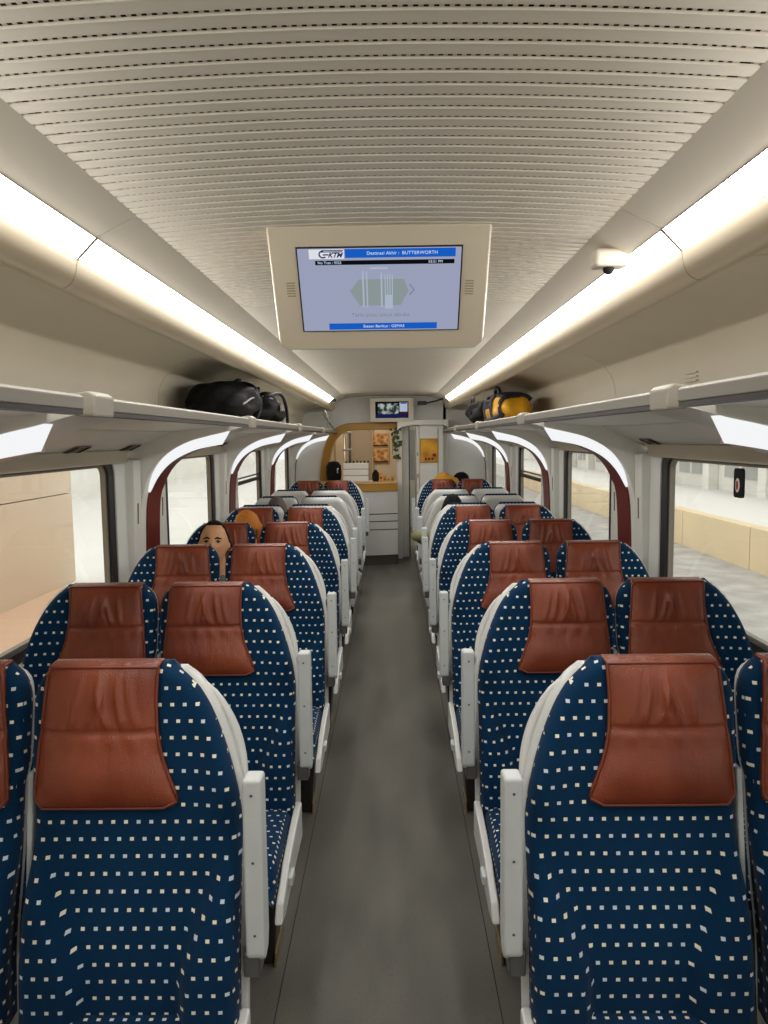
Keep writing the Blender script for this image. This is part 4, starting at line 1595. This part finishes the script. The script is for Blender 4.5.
for row_, a_ in enumerate((0.42, 0.12)):
    for q in range(5):
        y = -0.12 + q * 0.055 + rr.uniform(-0.006, 0.006)
        MB().tube([on_bag(y, a_ - 0.1), on_bag(y + 0.014, a_ + 0.12), on_bag(y + 0.026, a_ - 0.06), on_bag(y + 0.036, a_ + 0.10)], 0.007, 5).build('printed_mark', M['strap'], t)
t = empty('holdall', (0.90, 7.15, RZ))
tag(t, 'small black holdall beyond the yellow duffel on the rack', 'bag', 'bags on the luggage racks')
soft(MB(), (0, 0, 0.11), 0.15, 0.36, 0.11, 2.6, 20, 0.06, 7).build('body', M['bagblack'], t, smooth=True)
MB().tube(catmull([(-0.15, -0.15, 0.10), (-0.12, -0.05, 0.24), (-0.12, 0.08, 0.24), (-0.15, 0.16, 0.10)], 14), 0.010, 6).build('handle', M['bagblack'], t, smooth=True)

# ------------------------------------------------------------------ people
def head_pts(n=40, sc=1.0):
    """sculpted head facing -Y, centre at 0; rows of points"""
    v = []
    nu, nv = n, n * 3 // 4
    for j in range(nv + 1):
        ph = PI * j / nv
        for i in range(nu):
            th = 2 * PI * i / nu
            x, y, z = math.sin(ph) * math.cos(th), math.sin(ph) * math.sin(th), math.cos(ph)
            px, py, pz = 0.074 * x, 0.094 * y, 0.118 * z
            if z < 0.1:
                k__ = 0.1 - z
                px *= 1 - 0.26 * k__ ** 1.3
                py = py * (1 - 0.16 * k__) - 0.012 * k__
            if y < 0:
                fr = -y
                g = lambda cx_, cz_, sx_, sz_: math.exp(-((x - cx_) / sx_) ** 2 - ((z - cz_) / sz_) ** 2) * fr
                py -= 0.024 * g(0, -0.20, 0.16, 0.11) + 0.012 * g(0, -0.02, 0.11, 0.16)
                py += 0.010 * (g(0.40, 0.03, 0.20, 0.10) + g(-0.40, 0.03, 0.20, 0.10))
                py -= 0.006 * g(0, 0.17, 0.55, 0.09)
                py -= 0.009 * g(0, -0.48, 0.26, 0.06) + 0.008 * g(0, -0.60, 0.22, 0.05)
                py += 0.006 * g(0, -0.54, 0.28, 0.03)
                py -= 0.012 * g(0, -0.86, 0.30, 0.14)
                py -= 0.004 * (g(0.5, -0.2, 0.2, 0.16) + g(-0.5, -0.2, 0.2, 0.16))
            ear = math.exp(-((abs(x) - 1.0) / 0.10) ** 2 - ((y - 0.10) / 0.16) ** 2 - ((z + 0.08) / 0.20) ** 2)
            px += math.copysign(0.020 * ear, x)
            v.append(Vector((px, py, pz)) * sc)
    f = []
    for j in range(nv):
        for i in range(nu):
            f.append((j * nu + i, (j + 1) * nu + i, (j + 1) * nu + (i + 1) % nu, j * nu + (i + 1) % nu))
    return v, f


def limb(mb, a, b, ra, rb, n=14):
    a, b = Vector(a), Vector(b)
    d = b - a
    pts, rs = [], []
    L_ = max(d.length, 1e-4)
    u = d / L_
    for t in (-0.95, -0.8, -0.5, 0):
        pts.append(a + u * ra * t)
        rs.append(ra * math.sqrt(max(0.02, 1 - t * t)))
    pts.append((a + b) / 2)
    rs.append((ra + rb) / 2 * 1.03)
    for t in (0, 0.5, 0.8, 0.95):
        pts.append(b + u * rb * t)
        rs.append(rb * math.sqrt(max(0.02, 1 - t * t)))
    mb.tube(pts, rs, n)


def hand(mb, wrist, fwd, side):
    w, fwd, side = Vector(wrist), Vector(fwd).normalized(), Vector(side).normalized()
    up = fwd.cross(side).normalized()
    limb(mb, w, w + fwd * 0.05, 0.024, 0.026)
    limb(mb, w + side * 0.022 + fwd * 0.02, w + side * 0.026 + fwd * 0.075, 0.016, 0.015)
    limb(mb, w - side * 0.022 + fwd * 0.02, w - side * 0.026 + fwd * 0.075, 0.016, 0.015)
    dn = Vector((0, 0, -1))
    for k__, L_ in enumerate((0.062, 0.074, 0.078, 0.070)):
        b0 = w + side * (0.033 - 0.022 * k__) + fwd * 0.078
        b1 = b0 + fwd * L_ * 0.55 + dn * 0.012
        b2 = b1 + fwd * L_ * 0.35 + dn * 0.028
        limb(mb, b0, b1, 0.0095, 0.0088, 8)
        limb(mb, b1, b2, 0.0088, 0.0078, 8)
    t0 = w - side * 0.026 + fwd * 0.022
    t1 = t0 - side * 0.026 + fwd * 0.034 + dn * 0.008
    limb(mb, t0, t1, 0.012, 0.0105, 8)
    limb(mb, t1, t1 + fwd * 0.030 - side * 0.004 + dn * 0.010, 0.0105, 0.009, 8)


def bake_person(name, mb, hd, hmat, loc, rz, assign, mats, voxel=0.0095):
    me = mb.mesh('tmp', M['skin'], smooth=True)
    o = bpy.data.objects.new('tmp', me)
    COL.objects.link(o)
    md = o.modifiers.new('r', 'REMESH')
    md.mode = 'VOXEL'
    md.voxel_size = voxel
    md2 = o.modifiers.new('s', 'SMOOTH')
    md2.factor = 0.5
    md2.iterations = 3
    dg = bpy.context.evaluated_depsgraph_get()
    me2 = bpy.data.meshes.new_from_object(o.evaluated_get(dg))
    bpy.data.objects.remove(o)
    me2.name = name
    me2.materials.clear()
    for m_ in mats:
        me2.materials.append(m_)
    me2.polygons.foreach_set('material_index', [assign(p_.center) for p_ in me2.polygons])
    me2.polygons.foreach_set('use_smooth', [True] * len(me2.polygons))
    ob = link(name, me2)
    ob.location = loc
    ob.rotation_euler = (0, 0, rz)
    return ob


def place_head(mb, c, R, sc):
    v, f = head_pts(44, sc)
    mb.add([tuple(Vector(c) + R @ p) for p in v], f)


def hair_cap(parent, c, R, sc, m, grow=0.012, front=0.55, low=-0.45, name='hair', full=False):
    v, f = head_pts(40, sc)
    nu, nv = 40, 30
    out = []
    for p in v:
        d = p.normalized()
        out.append(p + d * grow * sc * (1 + 0.25 * mnoise.noise(p * 60)))
    keep = []
    for q in f:
        cc = sum((v[i] for i in q), Vector()) / 4 / sc
        zn, yn = cc.z / 0.118, cc.y / 0.094
        if full:
            ok = not (yn < -0.45 and zn < full)
            ok = ok and zn > -0.98
        else:
            ok = zn > (front if yn < -0.25 else (front + (low - front) * min(1, (yn + 0.25) / 0.55)))
        if ok:
            keep.append(q)
    # thickness: inner copy
    mb = MB()
    mb.add([tuple(Vector(c) + R @ p) for p in out], keep)
    o = mb.build(name, m, parent, smooth=True)
    sd = o.modifiers.new('t', 'SOLIDIFY')
    sd.thickness = grow * sc * 1.2
    sd.offset = -1
    return o


def face_parts(parent, c, R, sc, glasses=False):
    c = Vector(c)
    for s in (-1, 1):
        mb = MB()
        mb.ball((0, 0, 0), 0.0120, 0.0115, 0.0052, 12, 8)
        pos = c + R @ (Vector((s * 0.030, -0.0770, 0.004)) * sc)
        e = mb.build('eye', M['eye'], parent, smooth=True)
        e.location = pos
        e.rotation_euler = R.to_euler()
        mb = MB()
        mb.ball((0, -0.0100, 0.0), 0.0062, 0.0030, 0.0048, 10, 6)
        mb.build('iris', M['iris'], e, smooth=True)
        mb = MB()
        pts = [c + R @ (Vector((s * x, y, z)) * sc) for x, y, z in ((0.012, -0.0925, 0.020), (0.026, -0.0905, 0.026), (0.046, -0.0795, 0.021))]
        mb.tube(pts, [0.0036, 0.0052, 0.003], 6)
        mb.build('eyebrow', M['hair'], parent)
        pts = [c + R @ (Vector((s * x, y, z)) * sc) for x, y, z in ((0.016, -0.0865, 0.006), (0.029, -0.0900, 0.0105), (0.043, -0.0835, 0.006))]
        MB().tube(pts, [0.002, 0.0028, 0.002], 6).build('eyelid', M['hair'], parent)


def seated(name, seat_xy, rz, dx, head_c, yaw, pitch, roll, sc, shirt, label, hair, elbow=None):
    """body in seat coordinates: facing -Y, origin on the floor under the seat"""
    mb = MB()
    hc = Vector(head_c)
    nb = hc + Vector((0.0, 0.045, -0.19 * sc))
    ch = Vector((nb.x * 0.7, nb.y - 0.0, nb.z - 0.14))
    be = Vector((nb.x * 0.35, -0.30, 0.70))
    pe = Vector((nb.x * 0.15, -0.31, 0.535))
    R = (Matrix.Rotation(yaw, 3, 'Z') @ Matrix.Rotation(pitch, 3, 'X') @ Matrix.Rotation(roll, 3, 'Y'))
    limb(mb, hc + Vector((0, 0.03, -0.03)), nb, 0.052, 0.058)
    for s in (-1, 1):
        sh = nb + Vector((s * 0.165, 0.01, -0.045))
        limb(mb, nb + Vector((s * 0.03, 0, -0.02)), sh, 0.055, 0.055)
        limb(mb, ch + Vector((s * 0.08, 0, 0.02)), be + Vector((s * 0.06, 0, 0)), 0.105, 0.098)
        limb(mb, be + Vector((s * 0.06, 0, 0)), pe + Vector((s * 0.07, 0, 0)), 0.10, 0.11)
        limb(mb, sh, ch + Vector((s * 0.07, 0, 0)), 0.058, 0.10)
        el = Vector((s * 0.235 + nb.x * 0.5, -0.27, 0.76))
        wr = Vector((s * 0.10, -0.47, 0.665))
        if elbow and elbow[0] == s:
            el = Vector(elbow[1])
            wr = Vector(elbow[2])
        limb(mb, sh, el, 0.052, 0.043)
        limb(mb, el, wr, 0.043, 0.030)
        hand(mb, wr, (-s * 0.3, -1, -0.15), (s * 1.0, -0.3, 0))
        hp = pe + Vector((s * 0.085, -0.02, 0.0))
        kn = Vector((s * 0.115, -0.70, 0.545))
        an = Vector((s * 0.115, -0.69, 0.10))
        limb(mb, hp, kn, 0.083, 0.062)
        limb(mb, kn, an, 0.060, 0.040)
        limb(mb, an + Vector((0, 0.03, -0.05)), an + Vector((0, -0.13, -0.062)), 0.042, 0.034)
    place_head(mb, hc, R, sc)
    z_neck = nb.z + 0.045

    def assign(p_):
        if p_.z > z_neck - 0.02 and (Vector(p_) - hc).length < 0.26 * sc:
            return 0
        if p_.z < 0.10:
            return 3
        if p_.z < 0.63 and p_.y < -0.42 and (abs(p_.x) > 0.21 or p_.z < 0.615):
            return 2
        if p_.y < -0.475 and p_.z > 0.60:
            return 0
        if p_.z < 0.50:
            return 2
        return 1
    ob = bake_person(name, mb, None, None, (seat_xy[0], seat_xy[1], 0), rz, assign, [M['skin'], shirt, M['trousers'], M['frame']])
    tag(ob, label, 'person', 'passengers')
    return ob, hc, R


# man between the seats of the third row
hc = (0.095, -0.46, 1.112)
ob, c, R = seated('person', (-1.082, 4.77), 0, 0, hc, math.radians(8), math.radians(-13), math.radians(2), 1.08, M['shirt_grey'],
                  'man with receding black hair peering between two seats', None)
hair_cap(ob, c, R, 1.08, M['hair'], 0.009, 0.80, -0.35)
face_parts(ob, c, R, 1.08)
# passenger in a mustard headscarf, head bowed
ob, c, R = seated('person', (-1.082, 5.80), 0, 0, (0.08, -0.40, 1.085), 0, math.radians(48), 0, 1.02, M['shirt_grey'],
                  'passenger in a mustard headscarf with bowed head by the window', None)
hair_cap(ob, c, R, 1.02, M['scarf'], 0.016, 0.2, -0.9, 'headscarf', full=0.35)
face_parts(ob, c, R, 1.02)
# grey-brown hair above a white seat shell
ob, c, R = seated('person', (-1.082, 6.19), PI, 0, (-0.13, -0.29, 1.09), 0, 0, 0, 1.0, M['shirt_grey'],
                  'passenger facing away whose grey-brown hair tops a white seat', None)
hair_cap(ob, c, R, 1.0, M['hair_brown'], 0.013, 0.5, -0.6)
face_parts(ob, c, R, 1.0)
# black hair, khaki elbow in the aisle
ob, c, R = seated('person', (0.576, 6.19), PI, 0, (0.045, -0.245, 1.098), 0, 0, 0, 1.0, M['shirt_khaki'],
                  'black-haired passenger facing away, khaki elbow poking into the aisle', None,
                  elbow=(1, (0.355, -0.26, 0.875), (0.16, -0.45, 0.72)))
hair_cap(ob, c, R, 1.0, M['hair'], 0.013, 0.5, -0.6)
face_parts(ob, c, R, 1.0)

# person in a yellow jacket bending behind the last row
mb = MB()
O = Vector((0.62, 10.13, 0))
hipc = Vector((-0.10, 0.0, 0.92))
chest = Vector((0.08, -0.08, 1.13))
nb = Vector((0.20, -0.11, 1.13))
hc = Vector((0.285, -0.13, 1.135))
R = Matrix.Rotation(math.radians(62), 3, 'Z') @ Matrix.Rotation(math.radians(62), 3, 'X')
limb(mb, nb, hc, 0.055, 0.06)
for s in (-1, 1):
    o_ = Vector((0, s * 0.07, 0))
    limb(mb, hipc + o_, chest + o_ * 0.9, 0.105, 0.115)
    limb(mb, chest + o_, nb + Vector((0, s * 0.09, -0.01)), 0.11, 0.07)
    sh = nb + Vector((-0.02, s * 0.15, -0.02))
    limb(mb, nb, sh, 0.06, 0.058)
    el = sh + Vector((0.08, s * 0.04, -0.26))
    wr = el + Vector((0.12, -s * 0.03, -0.20))
    limb(mb, sh, el, 0.055, 0.045)
    limb(mb, el, wr, 0.044, 0.030)
    hand(mb, wr, (0.5, 0, -1), (0, s, 0))
    kn = Vector((-0.06, s * 0.10, 0.50))
    an = Vector((-0.12, s * 0.10, 0.10))
    limb(mb, hipc + Vector((-0.02, s * 0.08, -0.03)), kn, 0.088, 0.062)
    limb(mb, kn, an, 0.060, 0.042)
    limb(mb, an + Vector((-0.03, 0, -0.05)), an + Vector((0.13, 0, -0.062)), 0.042, 0.034)
place_head(mb, hc, R, 1.0)


def assign_bend(p_):
    if (Vector(p_) - hc).length < 0.135 and p_.x > nb.x + 0.03:
        return 0
    if p_.z < 0.10:
        return 3
    if p_.z < 0.86:
        return 2 if p_.x < 0.14 else (1 if p_.z > 0.68 else 0)
    return 1


ob = bake_person('person', mb, None, None, O, 0, assign_bend, [M['skin'], M['shirt_yellow'], M['trousers'], M['frame']])
tag(ob, 'person in a yellow jacket bending over behind the last row', 'person')
hair_cap(ob, hc, R, 1.0, M['hair'], 0.014, 0.45, -0.7)
face_parts(ob, hc, R, 1.0)

# ------------------------------------------------------------------ outside: station
g = MB().box(-5.4, -1.75, -12, 9.2, -0.6, -0.05).build('platform', M['st_floor'])
MB().box(-5.4, -1.75, 9.21, 60, -0.6, -0.055).build('paving', M['st_white'], g)
tag(g, 'peach paved station platform outside the left windows', 'platform', kind='structure')
wall = empty('station_wall', (-4.0, -1.2, -0.05))
tag(wall, 'beige panelled station wall beyond the left windows', 'wall', kind='structure')
for i in range(6):
    for j in range(3):
        MB().box(-0.25, 0.0, -9.6 + i * 3.4, -9.6 + i * 3.4 + 3.385, j * 1.12, j * 1.12 + 1.108).build('wall_panel', M['st_wall'], wall)
bl = empty('station_building', (-13, 20, -0.6))
tag(bl, 'white station building far beyond the left platform', 'building')
MB().box(-3, 0, -16, 60, 0, 9).build('wall', M['st_white'], bl)
for i in range(14):
    for j in range(2):
        w_ = MB().box(-0.05, 0.06, -14 + i * 4.2, -14 + i * 4.2 + 2.4, 1.2 + j * 3.2, 3.2 + j * 3.2).build('window', M['st_glass'], bl)
        MB().box(0.05, 0.09, -14 + i * 4.2 + 1.15, -14 + i * 4.2 + 1.25, 1.2 + j * 3.2, 3.2 + j * 3.2).build('mullion', M['st_white'], w_)
MB().box(-0.3, 0.9, -16, 60, 3.7, 3.95).build('ledge', M['st_white'], bl)
gl = MB().box(-60, -5.4, -30, 90, -0.8, -0.6).build('ground_left', M['st_white'])
tag(gl, 'pale paved ground beyond the left platform', 'ground', kind='structure')
gr = MB().box(1.6, 60, -30, 90, -1.1, -0.96).build('ground_right', M['st_ground'])
tag(gr, 'grey stone ballast between the tracks on the right', 'ground', kind='structure')
pr = empty('platform_opposite', (7.0, 10, -0.96))
tag(pr, 'tan edged opposite platform beyond the right windows', 'platform', kind='structure')
for i in range(14):
    MB().box(0.0, 0.3, -16 + i * 3.5, -16 + i * 3.5 + 3.47, 0.0, 0.84).build('edge_panel', M['st_tan'], pr)
MB().box(0.3, 4.0, -16, 60, 0.0, 0.80).build('deck', M['st_white'], pr)
br = empty('station_building', (11.0, 10, -0.96))
tag(br, 'pale station hall beyond the opposite right platform', 'building')
MB().box(0, 3, -18, 55, 0, 9).build('wall', M['st_white'], br)
for i in range(15):
    MB().box(-0.35, 0.0, -16 + i * 4.0, -16 + i * 4.0 + 0.5, 0, 9).build('column', M['st_white'], br, bevel=0.03)
    w_ = MB().box(-0.06, 0.02, -15 + i * 4.0, -15 + i * 4.0 + 2.4, 1.25, 3.0).build('window', M['st_grey'], br)
    MB().box(-0.09, -0.05, -15 + i * 4.0 + 1.15, -15 + i * 4.0 + 1.25, 1.25, 3.0).build('mullion', M['st_white'], w_)
MB().box(-0.9, 0.0, -18, 55, 2.25, 2.33).build('ledge', M['st_white'], br)
